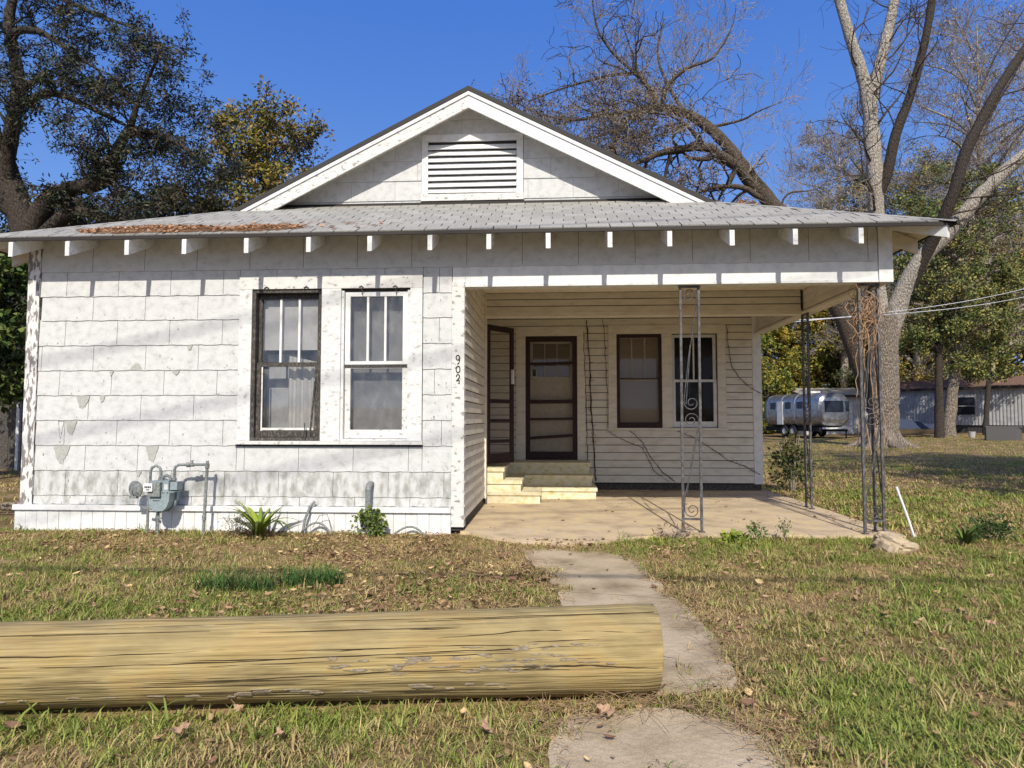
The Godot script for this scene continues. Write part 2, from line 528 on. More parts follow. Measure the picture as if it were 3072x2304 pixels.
func wall_with_holes(called: String, x0: float, x1: float, y0: float, y1: float, z0: float, z1: float, holes: Array, m: Material, parent: Node) -> MeshInstance3D:
	# one wall across x with rectangular openings [x0, x1, y0, y1], none overlapping in x
	var s := MB.new()
	var x := x0
	for h in holes:
		s.span(Vector3(x, y0, z0), Vector3(h[0], y1, z1))
		s.span(Vector3(h[0], y0, z0), Vector3(h[1], h[2], z1))
		s.span(Vector3(h[0], h[3], z0), Vector3(h[1], y1, z1))
		x = h[1]
	s.span(Vector3(x, y0, z0), Vector3(x1, y1, z1))
	return part(called, s, m, parent)

func tube_num(parent: Node, pts: Array, r: float) -> void:
	var s := MB.new()
	s.wire(pts, r, 6)
	part("digit", s, M.black, parent)

func sash(parent: Node, called: String, x0: float, x1: float, y0: float, y1: float, z: float, stile: float, low: float, high: float, bars: int, m: Material, bar_m: Material, thick := 0.035, glass: Material = null) -> MeshInstance3D:
	var s := MB.new()
	s.span(Vector3(x0, y0, z - thick), Vector3(x0 + stile, y1, z))
	s.span(Vector3(x1 - stile, y0, z - thick), Vector3(x1, y1, z))
	s.span(Vector3(x0 + stile, y0, z - thick), Vector3(x1 - stile, y0 + low, z - 0.001))
	s.span(Vector3(x0 + stile, y1 - high, z - thick), Vector3(x1 - stile, y1, z - 0.001))
	var o := part(called, s, m, parent)
	var w := (x1 - x0 - 2 * stile) / (bars + 1)
	for k in bars:
		block("muntin", Vector3(x0 + stile + w * (k + 1) - 0.012, y0 + low, z - thick + 0.006), Vector3(x0 + stile + w * (k + 1) + 0.012, y1 - high, z - 0.006), bar_m, o)
	for k in bars + 1:
		block("pane", Vector3(x0 + stile + w * k - 0.004, y0 + low - 0.004, z - thick * 0.55), Vector3(x0 + stile + w * (k + 1) + 0.004, y1 - high + 0.004, z - thick * 0.45), glass if glass else M.glass, o)
	return o

func front_windows(house: Node) -> void:
	# casing shared by the two
	var c := Node3D.new()
	put(c, "window_casing", house)
	block("head_board", Vector3(-3.485, 2.645, -0.02), Vector3(-1.425, 2.79, 0.028), M.peel_light, c)
	block("side_board", Vector3(-3.485, 0.965, -0.02), Vector3(-3.34, 2.643, 0.026), M.trim, c)
	block("side_board", Vector3(-2.548, 0.965, -0.02), Vector3(-2.332, 2.643, 0.026), M.trim, c)
	block("side_board", Vector3(-1.558, 0.965, -0.02), Vector3(-1.425, 2.643, 0.026), M.trim, c)
	block("sill", Vector3(-3.5, 0.925, -0.05), Vector3(-1.41, 0.962, 0.06), M.peel_light, c)
	block("apron", Vector3(-3.48, 0.905, -0.02), Vector3(-1.43, 0.922, 0.022), M.dark_wood, c)
	# left window: dark weathered jamb and storm frame, white bars inside
	var w := Node3D.new()
	put(w, "window", house)
	w.set_meta("label", "left window in a dark weathered frame with a pale blind")
	var f := MB.new()
	var x0 := -3.337
	var x1 := -2.55
	f.span(Vector3(x0, 0.965, -0.11), Vector3(x0 + 0.035, 2.64, 0.008))
	f.span(Vector3(x1 - 0.035, 0.965, -0.11), Vector3(x1, 2.64, 0.008))
	f.span(Vector3(x0 + 0.035, 2.605, -0.11), Vector3(x1 - 0.035, 2.64, 0.008))
	f.span(Vector3(x0 + 0.035, 0.965, -0.11), Vector3(x1 - 0.035, 1.0, 0.012))
	part("frame", f, M.dark_wood, w)
	sash(w, "lower_sash", x0 + 0.04, x1 - 0.04, 1.005, 1.83, -0.035, 0.045, 0.075, 0.045, 0, M.dark_wood, M.trim)
	var u := sash(w, "upper_sash", x0 + 0.04, x1 - 0.04, 1.80, 2.6, -0.072, 0.035, 0.035, 0.05, 2, M.dark_wood, M.clean)
	var bead := MB.new()
	bead.span(Vector3(x0 + 0.096, 1.07, -0.036), Vector3(x0 + 0.112, 1.78, -0.03))
	bead.span(Vector3(x0 + 0.096, 1.079, -0.036), Vector3(x1 - 0.096, 1.105, -0.031))
	part("putty_bead", bead, M.peel_light, w)
	block("dust_film", Vector3(x0 + 0.09, 1.05, -0.0505), Vector3(x1 - 0.09, 1.76, -0.05), M.film, w)
	block("dust_film", Vector3(x0 + 0.08, 1.84, -0.0865), Vector3(x1 - 0.08, 2.55, -0.086), M.film, w)
	block("blind", Vector3(x0 + 0.05, 1.98, -0.16), Vector3(x1 - 0.05, 2.6, -0.155), mat(0.42, 0.42, 0.425), w)
	var cur := MB.new()
	for k in 22:
		var a := x0 + 0.34 + k * 0.018
		cur.quad(Vector3(a, 1.02, -0.2 + 0.02 * sin(k * 1.3)), Vector3(a + 0.018, 1.02, -0.2 + 0.02 * sin((k + 1) * 1.3)), Vector3(a + 0.018, 1.92 - k * 0.004, -0.2 + 0.02 * sin((k + 1) * 1.3)), Vector3(a, 1.92 - k * 0.004, -0.2 + 0.02 * sin(k * 1.3)))
	part("curtain", cur, mat(0.44, 0.435, 0.425), w)
	block("blue_grey_panel", Vector3(x0 + 0.04, 1.0, -0.32), Vector3(x0 + 0.4, 1.95, -0.315), mat(0.34, 0.35, 0.37), w)  # flat blue-grey panel behind the left part of the lower glass
	var prop := MB.new()
	prop.bar(Vector3(x1 - 0.13, 1.0, -0.02), Vector3(x1 - 0.075, 1.62, -0.02), 0.018, 0.012)
	part("broken_strip", prop, M.dark_wood, w)
	var nail := MB.new()
	nail.wire([Vector3(-2.71, 0.96, 0.03), Vector3(-2.715, 1.06, 0.035), Vector3(-2.72, 1.16, 0.03)], 0.006, 5)
	part("loose_stick", nail, M.dark_wood, w)
	# right window: white sashes
	var r := Node3D.new()
	put(r, "window", house)
	r.set_meta("label", "right window with white sashes and dark glass")
	x0 = -2.33
	x1 = -1.56
	var g := MB.new()
	g.span(Vector3(x0, 0.965, -0.11), Vector3(x0 + 0.03, 2.62, 0.01))
	g.span(Vector3(x1 - 0.03, 0.965, -0.11), Vector3(x1, 2.62, 0.01))
	g.span(Vector3(x0 + 0.03, 0.965, -0.11), Vector3(x1 - 0.03, 0.985, 0.03))
	part("frame", g, M.trim, r)
	block("top_gap_board", Vector3(x0, 2.622, -0.06), Vector3(x1, 2.642, -0.03), M.dark_wood, r)
	sash(r, "lower_sash", x0 + 0.035, x1 - 0.035, 0.99, 1.80, -0.035, 0.06, 0.095, 0.04, 0, M.peel_light, M.clean)
	block("meeting_rail", Vector3(x0 + 0.035, 1.775, -0.03), Vector3(x1 - 0.035, 1.80, -0.02), M.dark_wood, r)
	sash(r, "upper_sash", x0 + 0.035, x1 - 0.035, 1.803, 2.61, -0.02, 0.055, 0.035, 0.05, 2, M.clean, M.clean)
	block("dust_film", Vector3(x0 + 0.1, 1.08, -0.0505), Vector3(x1 - 0.1, 1.76, -0.05), M.film, r)
	block("dust_film", Vector3(x0 + 0.09, 1.84, -0.0355), Vector3(x1 - 0.09, 2.56, -0.035), M.film, r)
	block("blind", Vector3(x0 + 0.05, 1.02, -0.2), Vector3(x1 - 0.05, 2.6, -0.195), mat(0.17, 0.172, 0.178), r)  # added grey panel, its colour stands for haze reflected in the glass
	for k in 2:
		var h := MB.new()
		var hx: float = [-2.1, -1.72][k]
		h.wire([Vector3(hx - 0.03, 2.655, 0.034), Vector3(hx, 2.665, 0.04), Vector3(hx + 0.02, 2.65, 0.036), Vector3(hx, 2.635, 0.034), Vector3(hx + 0.005, 2.57, 0.02)], 0.005, 5)
		part("hook", h, M.dark_wood, r)
		var h2 := MB.new()
		var hy: float = [-3.17, -2.72][k]
		h2.wire([Vector3(hy - 0.03, 2.652, 0.034), Vector3(hy, 2.668, 0.04), Vector3(hy + 0.025, 2.65, 0.036)], 0.006, 5)
		part("hook", h2, M.dark_wood, w)
	# the room behind, its want of light painted as dark surfaces
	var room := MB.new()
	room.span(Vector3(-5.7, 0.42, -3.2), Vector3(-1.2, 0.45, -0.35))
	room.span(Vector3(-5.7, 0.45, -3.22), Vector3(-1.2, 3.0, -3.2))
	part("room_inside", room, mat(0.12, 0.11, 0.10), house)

func gable(house: Node) -> void:
	var apex := Vector2(-1.108, 5.5)
	var zw := -1.73
	var tri := PackedVector2Array([Vector2(-1.108, 5.56), Vector2(-4.6, 3.78), Vector2(2.4, 3.77)])
	var w := MB.new()
	w.prism(tri, zw - 0.1, zw - 0.008)
	var gw := part("gable_wall", w, M.gap, house)
	var ys := [3.99, 4.195, 4.47, 4.75, 5.03, 5.31, 5.6]
	for r in 6:
		var x := -4.9 + (0.3 if r % 2 else 0.0)
		while x < 2.5:
			var cells := []
			if ys[r] < 5.1 and ys[r + 1] > 4.18 and x < -0.39 and x + 0.61 > -1.79:
				if x < -1.79:
					cells.append([x, -1.79])
				if x + 0.61 > -0.39:
					cells.append([-0.39, x + 0.61])
				if ys[r + 1] > 5.11:
					cells.append([maxf(x, -1.79), minf(x + 0.61, -0.39), 5.1])
			else:
				cells.append([x, x + 0.61])
			for c in cells:
				var low: float = c[2] if c.size() > 2 else ys[r]
				var rect := PackedVector2Array([Vector2(c[0] + 0.0015, low), Vector2(c[1] - 0.0015, low), Vector2(c[1] - 0.0015, ys[r + 1] - 0.002), Vector2(c[0] + 0.0015, ys[r + 1] - 0.002)])
				for q in Geometry2D.intersect_polygons(rect, tri):
					if q.size() < 3:
						continue
					var s2 := MB.new()
					s2.prism(q, zw - 0.004, zw + 0.002)
					for i in s2.v.size():
						if s2.v[i].z > zw:
							s2.v[i].z = zw + 0.003 + 0.013 * clampf((ys[r + 1] - s2.v[i].y) / 0.28, 0, 1)
					part("shingle", s2, M.shingle_paint, gw)
			x += 0.61
	# the louvred vent
	var v := Node3D.new()
	put(v, "gable_vent", house)
	block("frame_board", Vector3(-1.785, 5.005, zw), Vector3(-0.395, 5.10, zw + 0.032), M.clean, v)
	block("frame_board", Vector3(-1.785, 4.27, zw), Vector3(-1.702, 5.003, zw + 0.03), M.clean, v)
	block("frame_board", Vector3(-0.485, 4.27, zw), Vector3(-0.395, 5.003, zw + 0.03), M.clean, v)
	block("sill_board", Vector3(-1.79, 4.175, zw), Vector3(-0.39, 4.268, zw + 0.045), M.peel_light, v)
	block("flashing", Vector3(-1.80, 4.152, zw - 0.0), Vector3(-0.38, 4.172, zw + 0.03), M.drip, v)
	block("dark_back", Vector3(-1.70, 4.27, zw - 0.1), Vector3(-0.487, 5.003, zw - 0.006), M.gap, v)
	for k in 8:
		var y := 4.318 + k * 0.087
		var s := MB.new()
		s.box(Vector3(-1.094 + rf(-0.003, 0.003), y, zw + 0.014), Vector3(1.212, 0.012, 0.094), Basis(Vector3.RIGHT, 0.98) * Basis(Vector3.FORWARD, rf(-0.004, 0.006)))
		part("slat", s, M.clean if k % 3 else M.trim, v)
	# rake boards
	for side in [-1, 1]:
		var e := -4.42 if side < 0 else 2.2
		var dx: float = e - apex.x
		var sl := 0.507
		var f := func(top: float) -> PackedVector2Array:
			return PackedVector2Array([Vector2(apex.x, top), Vector2(apex.x + dx, top - sl * absf(dx))])
		var up: PackedVector2Array = f.call(5.496)
		var low: PackedVector2Array = f.call(5.331)
		var s := MB.new()
		s.prism(PackedVector2Array([low[0], low[1], up[1], up[0]]), -1.43, -1.4)
		part("rake_board", s, M.peel_light if side < 0 else M.clean, house)
		up = f.call(5.55)
		low = f.call(5.498)
		var s2 := MB.new()
		s2.prism(PackedVector2Array([low[0], low[1], up[1], up[0]]), -1.43, -1.382)
		part("rake_moulding", s2, M.clean, house)
		# deck boards seen from below
		var n := int(absf(dx) / 0.145)
		for k in n:
			var xa: float = apex.x + side * (0.02 + k * 0.145)
			var xb: float = apex.x + side * (0.02 + (k + 1) * 0.145 - 0.006)
			var ya := 5.49 - sl * absf(xa - apex.x)
			var yb := 5.49 - sl * absf(xb - apex.x)
			var d := MB.new()
			d.prism(PackedVector2Array([Vector2(xa, ya - 0.022), Vector2(xb, yb - 0.022), Vector2(xb, yb), Vector2(xa, ya)]), -1.75, -1.432)
			part("deck_board", d, M.soffit, house)
		# the roof itself
		up = f.call(5.614)
		low = f.call(5.552)
		var s3 := MB.new()
		s3.prism(PackedVector2Array([low[0], low[1], up[1], up[0]]), -12.4, -1.372)
		part("gable_roof", s3, M.roof_dark, house)

const EAVE_L := -6.36
const EAVE_R := 3.97
const EAVE_Z := 0.43
const EAVE_Y := 3.165

func skirt_y(z: float) -> float:
	return EAVE_Y + 0.447 * (EAVE_Z - z)

func left_hip(z: float) -> float:
	return EAVE_L + 1.068 * (EAVE_Z - z)

func right_hip(z: float) -> float:
	return EAVE_R - 1.005 * (EAVE_Z - z)

func front_roof(house: Node) -> void:
	# deck: dark felt above, painted boards below
	var z1 := -1.78
	var s := MB.new()
	var p := func(x: float, z: float, d: float) -> Vector3: return Vector3(x, skirt_y(z) - d, z)
	s.quad(p.call(EAVE_L, EAVE_Z, 0.012), p.call(EAVE_R, EAVE_Z, 0.012), p.call(right_hip(z1), z1, 0.012), p.call(left_hip(z1), z1, 0.012))
	s.quad(p.call(EAVE_L, EAVE_Z, 0.034), p.call(EAVE_R, EAVE_Z, 0.034), p.call(EAVE_R, EAVE_Z, 0.012), p.call(EAVE_L, EAVE_Z, 0.012))
	for side in [-1, 1]:
		var ex := EAVE_L if side < 0 else EAVE_R
		var hx := left_hip(-1.9) if side < 0 else right_hip(-1.9)
		var hy := skirt_y(-1.9) - 0.012
		var a := Vector3(ex, EAVE_Y - 0.012, EAVE_Z)
		var b := Vector3(hx, hy, -1.9)
		var c := Vector3(hx, hy, -12.4)
		var d := Vector3(ex, EAVE_Y - 0.012, -12.4)
		if side < 0:
			s.quad(a, b, c, d)
			s.quad(d - Vector3(0, 0.022, 0), a - Vector3(0, 0.022, 0), a, d)
		else:
			s.quad(a, d, c, b)
			s.quad(a - Vector3(0, 0.022, 0), d - Vector3(0, 0.022, 0), d, a)
	part("roof_felt", s, M.roof_dark, house)
	var u := MB.new()
	for k in 15:
		var za := EAVE_Z - 0.004 - k * 0.152
		var zb := za - 0.148
		u.quad(p.call(left_hip(zb), zb, 0.036), p.call(right_hip(zb), zb, 0.036), p.call(right_hip(za), za, 0.036), p.call(left_hip(za), za, 0.036))
	for side in [-1, 1]:
		for k in 12:
			var xa: float = (EAVE_L if side < 0 else EAVE_R) - side * k * 0.152
			var xb: float = xa - side * 0.148
			var ya := EAVE_Y - 0.036 + 0.435 * k * 0.152
			var yb := ya + 0.435 * 0.148
			var za := EAVE_Z - k * 0.145
			if side < 0:
				u.quad(Vector3(xa, ya, za), Vector3(xa, ya, -12.3), Vector3(xb, yb, -12.3), Vector3(xb, yb, za - 0.14))
			else:
				u.quad(Vector3(xa, ya, -12.3), Vector3(xa, ya, za), Vector3(xb, yb, za - 0.14), Vector3(xb, yb, -12.3))
	part("roof_deck", u, M.soffit, house)
	var dr := MB.new()
	dr.box(Vector3((EAVE_L + EAVE_R) / 2, EAVE_Y - 0.03, EAVE_Z + 0.012), Vector3(EAVE_R - EAVE_L + 0.03, 0.035, 0.02))
	for side in [-1, 1]:
		dr.box(Vector3(EAVE_L if side < 0 else EAVE_R, EAVE_Y - 0.03, -5.9), Vector3(0.02, 0.035, 12.8))
	part("drip_edge", dr, M.drip, house)
	# shingles: one tab each
	var fr := Node3D.new()
	put(fr, "front_roof", house)
	var tilt := Basis(Vector3.RIGHT, atan(0.447) + 0.03)
	var tabs := []
	for w in [0.24, 0.12]:
		var b := MB.new()
		b.box(Vector3.ZERO, Vector3(w - 0.012, 0.014, 0.199))
		tabs.append(b.mesh())
	var rest := []
	for k in 4:
		rest.append(MB.new())
	var count := 0
	for r in 12:
		var z := EAVE_Z + 0.02 - 0.1 - r * 0.192
		if z - 0.1 < -1.74:
			break
		var xl := left_hip(z) + 0.06
		var xr := right_hip(z) - 0.06
		var x := -6.6 + (0.12 if r % 2 else 0.0) + rf(-0.015, 0.015)
		while x < xr:
			var a := x
			x += 0.24
			if a < xl - 0.1 or a + 0.24 > xr + 0.14:
				continue
			var small := a < xl or a + 0.24 > xr
			var cx := a + 0.12
			if small:
				cx = a + (0.18 if a < xl else 0.06)
			var at := Vector3(cx, skirt_y(z) + 0.003 + rf(-0.002, 0.002), z)
			var bs := tilt * Basis(Vector3.UP, rf(-0.008, 0.008))
			var tone := rng.randi() % 4
			if count < 300:
				var o := MeshInstance3D.new()
				o.mesh = tabs[1 if small else 0]
				o.set_surface_override_material(0, M.roof[tone])
				o.transform = Transform3D(bs, at)
				put(o, "shingle", fr)
				count += 1
			else:
				rest[tone].box(at, Vector3(0.108 if small else 0.228, 0.014, 0.199), bs)
	for k in 4:
		stuff(part("upper_shingles", rest[k], M.roof[k], fr))
	# ridge caps down both hips
	for side in [-1, 1]:
		for k in 11:
			var z := EAVE_Z - 0.08 - k * 0.185
			var x := left_hip(z) if side < 0 else right_hip(z)
			var c := MB.new()
			var dir := Vector3(-side * 1.03, 0.447, -1).normalized()
			var rt := Vector3(1, 0, -side * 1.03).normalized() if side > 0 else Vector3(1, 0, 1.03).normalized()
			var at := Vector3(x, skirt_y(z) + 0.012, z)
			for q in [-1, 1]:
				var outer: Vector3 = at + rt * 0.11 * q - Vector3(0, 0.034, 0)
				var quad_pts := [at - dir * 0.16, outer - dir * 0.16, outer + dir * 0.12, at + dir * 0.12]
				if q > 0:
					c.quad(quad_pts[0], quad_pts[1], quad_pts[2], quad_pts[3])
				else:
					c.quad(quad_pts[3], quad_pts[2], quad_pts[1], quad_pts[0])
			part("hip_cap", c, M.roof[k % 4], fr)
	# flashing where the gable stands on the roof
	block("base_flashing", Vector3(-4.2, skirt_y(-1.72) - 0.03, -1.74), Vector3(2.0, skirt_y(-1.72) + 0.035, -1.702), M.drip, house)

func rafters(house: Node) -> void:
	var xs := [-5.815, -5.18, -4.52, -3.89, -3.215, -2.548, -1.898, -1.266, -0.655, -0.045, 0.583, 1.183, 1.803, 2.425, 3.063]
	for i in xs.size():
		var x: float = xs[i]
		var s := MB.new()
		var y := func(z: float) -> float: return skirt_y(z) - 0.052
		var q := PackedVector2Array([Vector2(0.46, y.call(0.46) - 0.155), Vector2(0.46, y.call(0.46)), Vector2(-0.25, y.call(-0.25)), Vector2(-0.25, y.call(-0.25) - 0.15)])
		s.prism(q, x - 0.024, x + 0.024, Basis(Vector3(0, 0, 1), Vector3(0, 1, 0), Vector3(1, 0, 0)))
		part("rafter", s, M.trim if i % 3 else M.clean, house)
	# hip rafters at the corners and the tails along the sides
	for side in [-1, 1]:
		var wx := -5.95 if side < 0 else 3.57
		var ex := EAVE_L + 0.06 if side < 0 else EAVE_R - 0.06
		var s := MB.new()
		var d := Vector3(ex - wx, 0, 0.44).normalized()
		var n := Vector3(-d.z, 0, d.x) * 0.024
		var a := Vector3(wx, 0, 0.0) - d * 0.2
		var b := Vector3(ex, 0, 0.44)
		var ta := EAVE_Y + 0.2 + 0.06
		var tb := EAVE_Y - 0.03
		var bot := [a - n + Vector3.UP * (ta - 0.15), b - n + Vector3.UP * (tb - 0.14), b + n + Vector3.UP * (tb - 0.14), a + n + Vector3.UP * (ta - 0.15)]
		var top := [a - n + Vector3.UP * ta, b - n + Vector3.UP * tb, b + n + Vector3.UP * tb, a + n + Vector3.UP * ta]
		var all := bot + top
		if (bot[1] - bot[0]).cross(bot[3] - bot[0]).y < 0:
			all = [bot[3], bot[2], bot[1], bot[0], top[3], top[2], top[1], top[0]]
		s.hexa(all)
		part("hip_rafter", s, M.clean, house)
		for k in 9:
			var z := -0.18 - k * 0.61
			var f := MB.new()
			var e := EAVE_L + 0.04 if side < 0 else EAVE_R - 0.04
			var w: float = wx - side * 0.1
			var ye := EAVE_Y - 0.04
			var yw := ye + 0.435 * absf(e - w)
			f.prism(PackedVector2Array([Vector2(e, ye - 0.14), Vector2(e, ye), Vector2(w, yw), Vector2(w, yw - 0.15)]), z - 0.024, z + 0.024)
			part("rafter", f, M.soffit, house)

func iron_panel(post: Node, x0: Vector3, x1: Vector3, top: float, first := true, flip := 1.0) -> void:
	# two square bars with scrolls between; x0, x1: the feet
	var u := (x1 - x0).normalized()
	var w := x0.distance_to(x1)
	var up := Vector3.UP
	if first:
		var a := MB.new()
		a.bar(x0 - up * 0.03, x0 + up * top, 0.026, 0.026)
		part("bar", a, M.iron, post)
	var b := MB.new()
	b.bar(x1 - up * 0.03, x1 + up * top, 0.026, 0.026)
	part("bar", b, M.iron, post)
	var cr := MB.new()
	cr.bar(x0 + up * 0.14, x1 + up * 0.14, 0.02, 0.02)
	part("cross_bar", cr, M.iron, post)
	var ct := MB.new()
	ct.bar(x0 - u * 0.02 + up * (top - 0.008), x1 + u * 0.02 + up * (top - 0.008), 0.03, 0.016)
	part("top_plate", ct, M.iron, post)
	for k in 2:
		var pl := MB.new()
		pl.box((x0 if k == 0 else x1) + up * 0.006, Vector3(0.06, 0.012, 0.06))
		if first or k == 1:
			part("foot_plate", pl, M.iron, post)
	var at := func(s: float, y: float) -> Vector3: return x0 + u * (w * 0.5 + s * flip) + up * y
	var i := w * 0.5 - 0.016
	# spiral: centre, start radius, start angle, turns
	var spiral := func(cx: float, cy: float, r: float, a0: float, turn: float, pts: Array) -> void:
		for k in 22:
			var f := k / 21.0
			var a: float = a0 + turn * TAU * 1.45 * f
			var rr: float = r * (1.0 - 0.78 * f)
			pts.append(at.call(cx + rr * cos(a), cy + rr * sin(a)))
	var top_s := []
	top_s.append(at.call(-i + 0.03, 1.36))
	top_s.append(at.call(0.0, 1.95))
	top_s.append(at.call(i - 0.012, 2.42))
	spiral.call(-0.004, 2.535, i - 0.002, -0.2, 1.0, top_s)
	var mid := []
	mid.append(at.call(0.0, 2.0))
	mid.append(at.call(-i + 0.02, 1.5))
	spiral.call(0.008, 1.375, i, PI - 0.1, 1.0, mid)
	var mid2 := []
	mid2.append(at.call(-i + 0.03, 0.42))
	mid2.append(at.call(0.0, 0.75))
	mid2.append(at.call(i - 0.01, 1.12))
	spiral.call(0.0, 1.19, i, 0.0, 1.0, mid2)
	var low := []
	low.append(at.call(i - 0.005, 1.1))
	low.append(at.call(0.0, 0.7))
	low.append(at.call(-i + 0.01, 0.4))
	spiral.call(0.0, 0.235, i, PI - 0.15, 1.0, low)
	for q in [top_s, mid, mid2, low]:
		var s := MB.new()
		s.wire(q, 0.0055, 5)
		part("scroll", s, M.iron, post)

func screen_leaf(parent: Node, w: float, h: float, rails: Array, bottom: float) -> void:
	# a screen door leaf in its own axes, hinge at x = 0
	var s := MB.new()
	var st := 0.075
	s.span(Vector3(0, 0, -0.015), Vector3(st, h, 0.015))
	s.span(Vector3(w - st, 0, -0.015), Vector3(w, h, 0.015))
	s.span(Vector3(st, h - 0.085, -0.014), Vector3(w - st, h, 0.014))
	s.span(Vector3(st, 0, -0.014), Vector3(w - st, bottom, 0.014))
	part("frame", s, M.screen_frame, parent)
	for r in rails:
		var b := MB.new()
		b.bar(Vector3(st, r[0], 0), Vector3(w - st, r[1], 0), r[2], 0.026)
		part("rail", b, M.screen_frame, parent)
	block("screen_mesh", Vector3(st - 0.01, bottom - 0.01, -0.003), Vector3(w - st + 0.01, h - 0.08, -0.001), M.screen, parent)

func porch(house: Node) -> void:
	var zb := -4.35
	# walls round the porch
	var side := block("porch_side_wall", Vector3(-1.1, 0.12, -2.2), Vector3(-0.972, 3.2, -0.01), M.gap, house)
	clapboards(side, Vector3(-0.972, 0, -0.02), Vector3(0, 0, -1), Vector3(1, 0, 0), 2.1, 0.125, 23, [], M.clap)
	block("corner_trim", Vector3(-1.1, 0.1, -2.24), Vector3(-0.935, 3.0, -2.125), M.clap, house)
	block("wall_base", Vector3(-1.08, -0.06, -2.2), Vector3(-0.985, 0.118, -0.05), M.dark_wood, house)
	var al := block("alcove_wall", Vector3(-1.5, 0.12, zb), Vector3(-1.35, 3.2, -2.2), M.gap, house)
	clapboards(al, Vector3(-1.35, 0, -2.25), Vector3(0, 0, -1), Vector3(1, 0, 0), 2.1, 0.125, 23, [], M.clap)
	block("alcove_return", Vector3(-1.5, 0.12, -2.26), Vector3(-1.1, 3.2, -2.14), M.gap, house)
	var holes := [[-0.47, 0.41, 0.5, 2.63], [1.09, 1.855, 1.05, 2.66], [2.03, 2.79, 1.05, 2.66]]
	var bw := wall_with_holes("porch_back_wall", -1.4, 3.5, 0.1, 3.2, zb - 0.14, zb, holes, M.gap, house)
	clapboards(bw, Vector3(-1.35, 0, zb), Vector3(1, 0, 0), Vector3(0, 0, 1), 4.73, 0.125, 23, [[0.735, 1.9, 0.3, 2.81], [2.3, 4.285, 1.03, 2.81]], M.clap)
	block("corner_board", Vector3(3.375, 0.11, zb), Vector3(3.52, 3.0, zb + 0.03), M.clean, house)
	block("foundation_strip", Vector3(-1.35, -0.06, zb - 0.1), Vector3(3.5, 0.11, zb - 0.02), M.dark_wood, house)
	# door casing, screen door, the door behind it
	var c := Node3D.new()
	put(c, "door_casing", house)
	block("side_board", Vector3(-0.635, 0.5, zb), Vector3(-0.475, 2.633, zb + 0.034), M.clap, c)
	block("side_board", Vector3(0.416, 0.5, zb), Vector3(0.55, 2.633, zb + 0.034), M.clap, c)
	block("head_board", Vector3(-0.635, 2.636, zb), Vector3(0.55, 2.80, zb + 0.036), M.clap, c)
	block("threshold", Vector3(-0.66, 0.47, zb), Vector3(0.6, 0.505, zb + 0.09), M.step_grey, c)
	block("riser", Vector3(-0.62, 0.30, zb), Vector3(0.57, 0.468, zb + 0.05), M.step_grey, c)
	var sd := Node3D.new()
	put(sd, "screen_door", house)
	sd.set_meta("label", "closed dark-framed screen door")
	sd.position = Vector3(-0.47, 0.515, zb + 0.012)
	screen_leaf(sd, 0.88, 2.11, [[1.64, 1.655, 0.045], [0.985, 0.99, 0.065], [0.685, 0.695, 0.04], [0.36, 0.41, 0.05]], 0.13)
	var d := Node3D.new()
	put(d, "front_door", house)
	d.position = Vector3(-0.47, 0.515, zb - 0.09)
	var s := MB.new()
	s.span(Vector3(0, 0, -0.04), Vector3(0.12, 2.1, 0))
	s.span(Vector3(0.76, 0, -0.04), Vector3(0.88, 2.1, 0))
	for r in [[0.0, 0.2], [0.58, 0.66], [0.95, 1.02], [1.3, 1.42], [2.0, 2.1]]:
		s.span(Vector3(0.12, r[0], -0.04), Vector3(0.76, r[1], 0))
	part("frame", s, M.soffit, d)
	for r in [[0.2, 0.58], [0.66, 0.95], [1.02, 1.3]]:
		block("panel", Vector3(0.115, r[0] - 0.005, -0.032), Vector3(0.765, r[1] + 0.005, -0.014), M.soffit, d)
	for k in 3:
		block("pane", Vector3(0.12 + k * 0.213, 1.42, -0.022), Vector3(0.333 + k * 0.213 - 0.012, 2.0, -0.018), M.glass, d)
		if k:
			block("muntin", Vector3(0.108 + k * 0.213, 1.42, -0.034), Vector3(0.121 + k * 0.213, 2.0, -0.004), M.soffit, d)
	block("shade", Vector3(0.1, 1.4, -0.12), Vector3(0.78, 2.02, -0.115), mat(0.3, 0.25, 0.19), d)
	block("latch_plate", Vector3(0.09, 1.4, 0.03), Vector3(0.19, 1.56, 0.034), M.pvc, d)
	block("latch_hole", Vector3(0.115, 1.43, 0.0345), Vector3(0.175, 1.55, 0.038), M.black, d)
	# the screen door leaf standing open on the left
	var lf := Node3D.new()
	put(lf, "screen_door", house)
	lf.set_meta("label", "dark-framed screen door leaf standing open by the side wall")
	var a := Vector3(-0.985, 0.54, -2.62)
	var b := Vector3(-0.615, 0.54, -3.12)
	var ux := (b - a).normalized()
	lf.transform = Transform3D(Basis(ux, Vector3.UP, ux.cross(Vector3.UP)), a)
	screen_leaf(lf, a.distance_to(b), 2.07, [[0.93, 0.93, 0.06], [0.64, 0.64, 0.045], [0.33, 0.33, 0.05]], 0.15)
	block("handle", Vector3(0.55, 1.2, 0.016), Vector3(0.58, 1.42, 0.05), M.pvc, lf)
	# porch windows
	var k2 := Node3D.new()
	put(k2, "window_casing", house)
	block("head_board", Vector3(0.95, 2.662, zb), Vector3(2.93, 2.81, zb + 0.034), M.clap, k2)
	block("side_board", Vector3(0.95, 1.052, zb), Vector3(1.088, 2.66, zb + 0.032), M.clap, k2)
	block("side_board", Vector3(1.857, 1.052, zb), Vector3(2.028, 2.66, zb + 0.032), M.clap, k2)
	block("side_board", Vector3(2.792, 1.052, zb), Vector3(2.93, 2.66, zb + 0.032), M.clap, k2)
	block("sill", Vector3(0.93, 1.012, zb), Vector3(2.95, 1.05, zb + 0.06), M.clap, k2)
	var w := Node3D.new()
	put(w, "window", house)
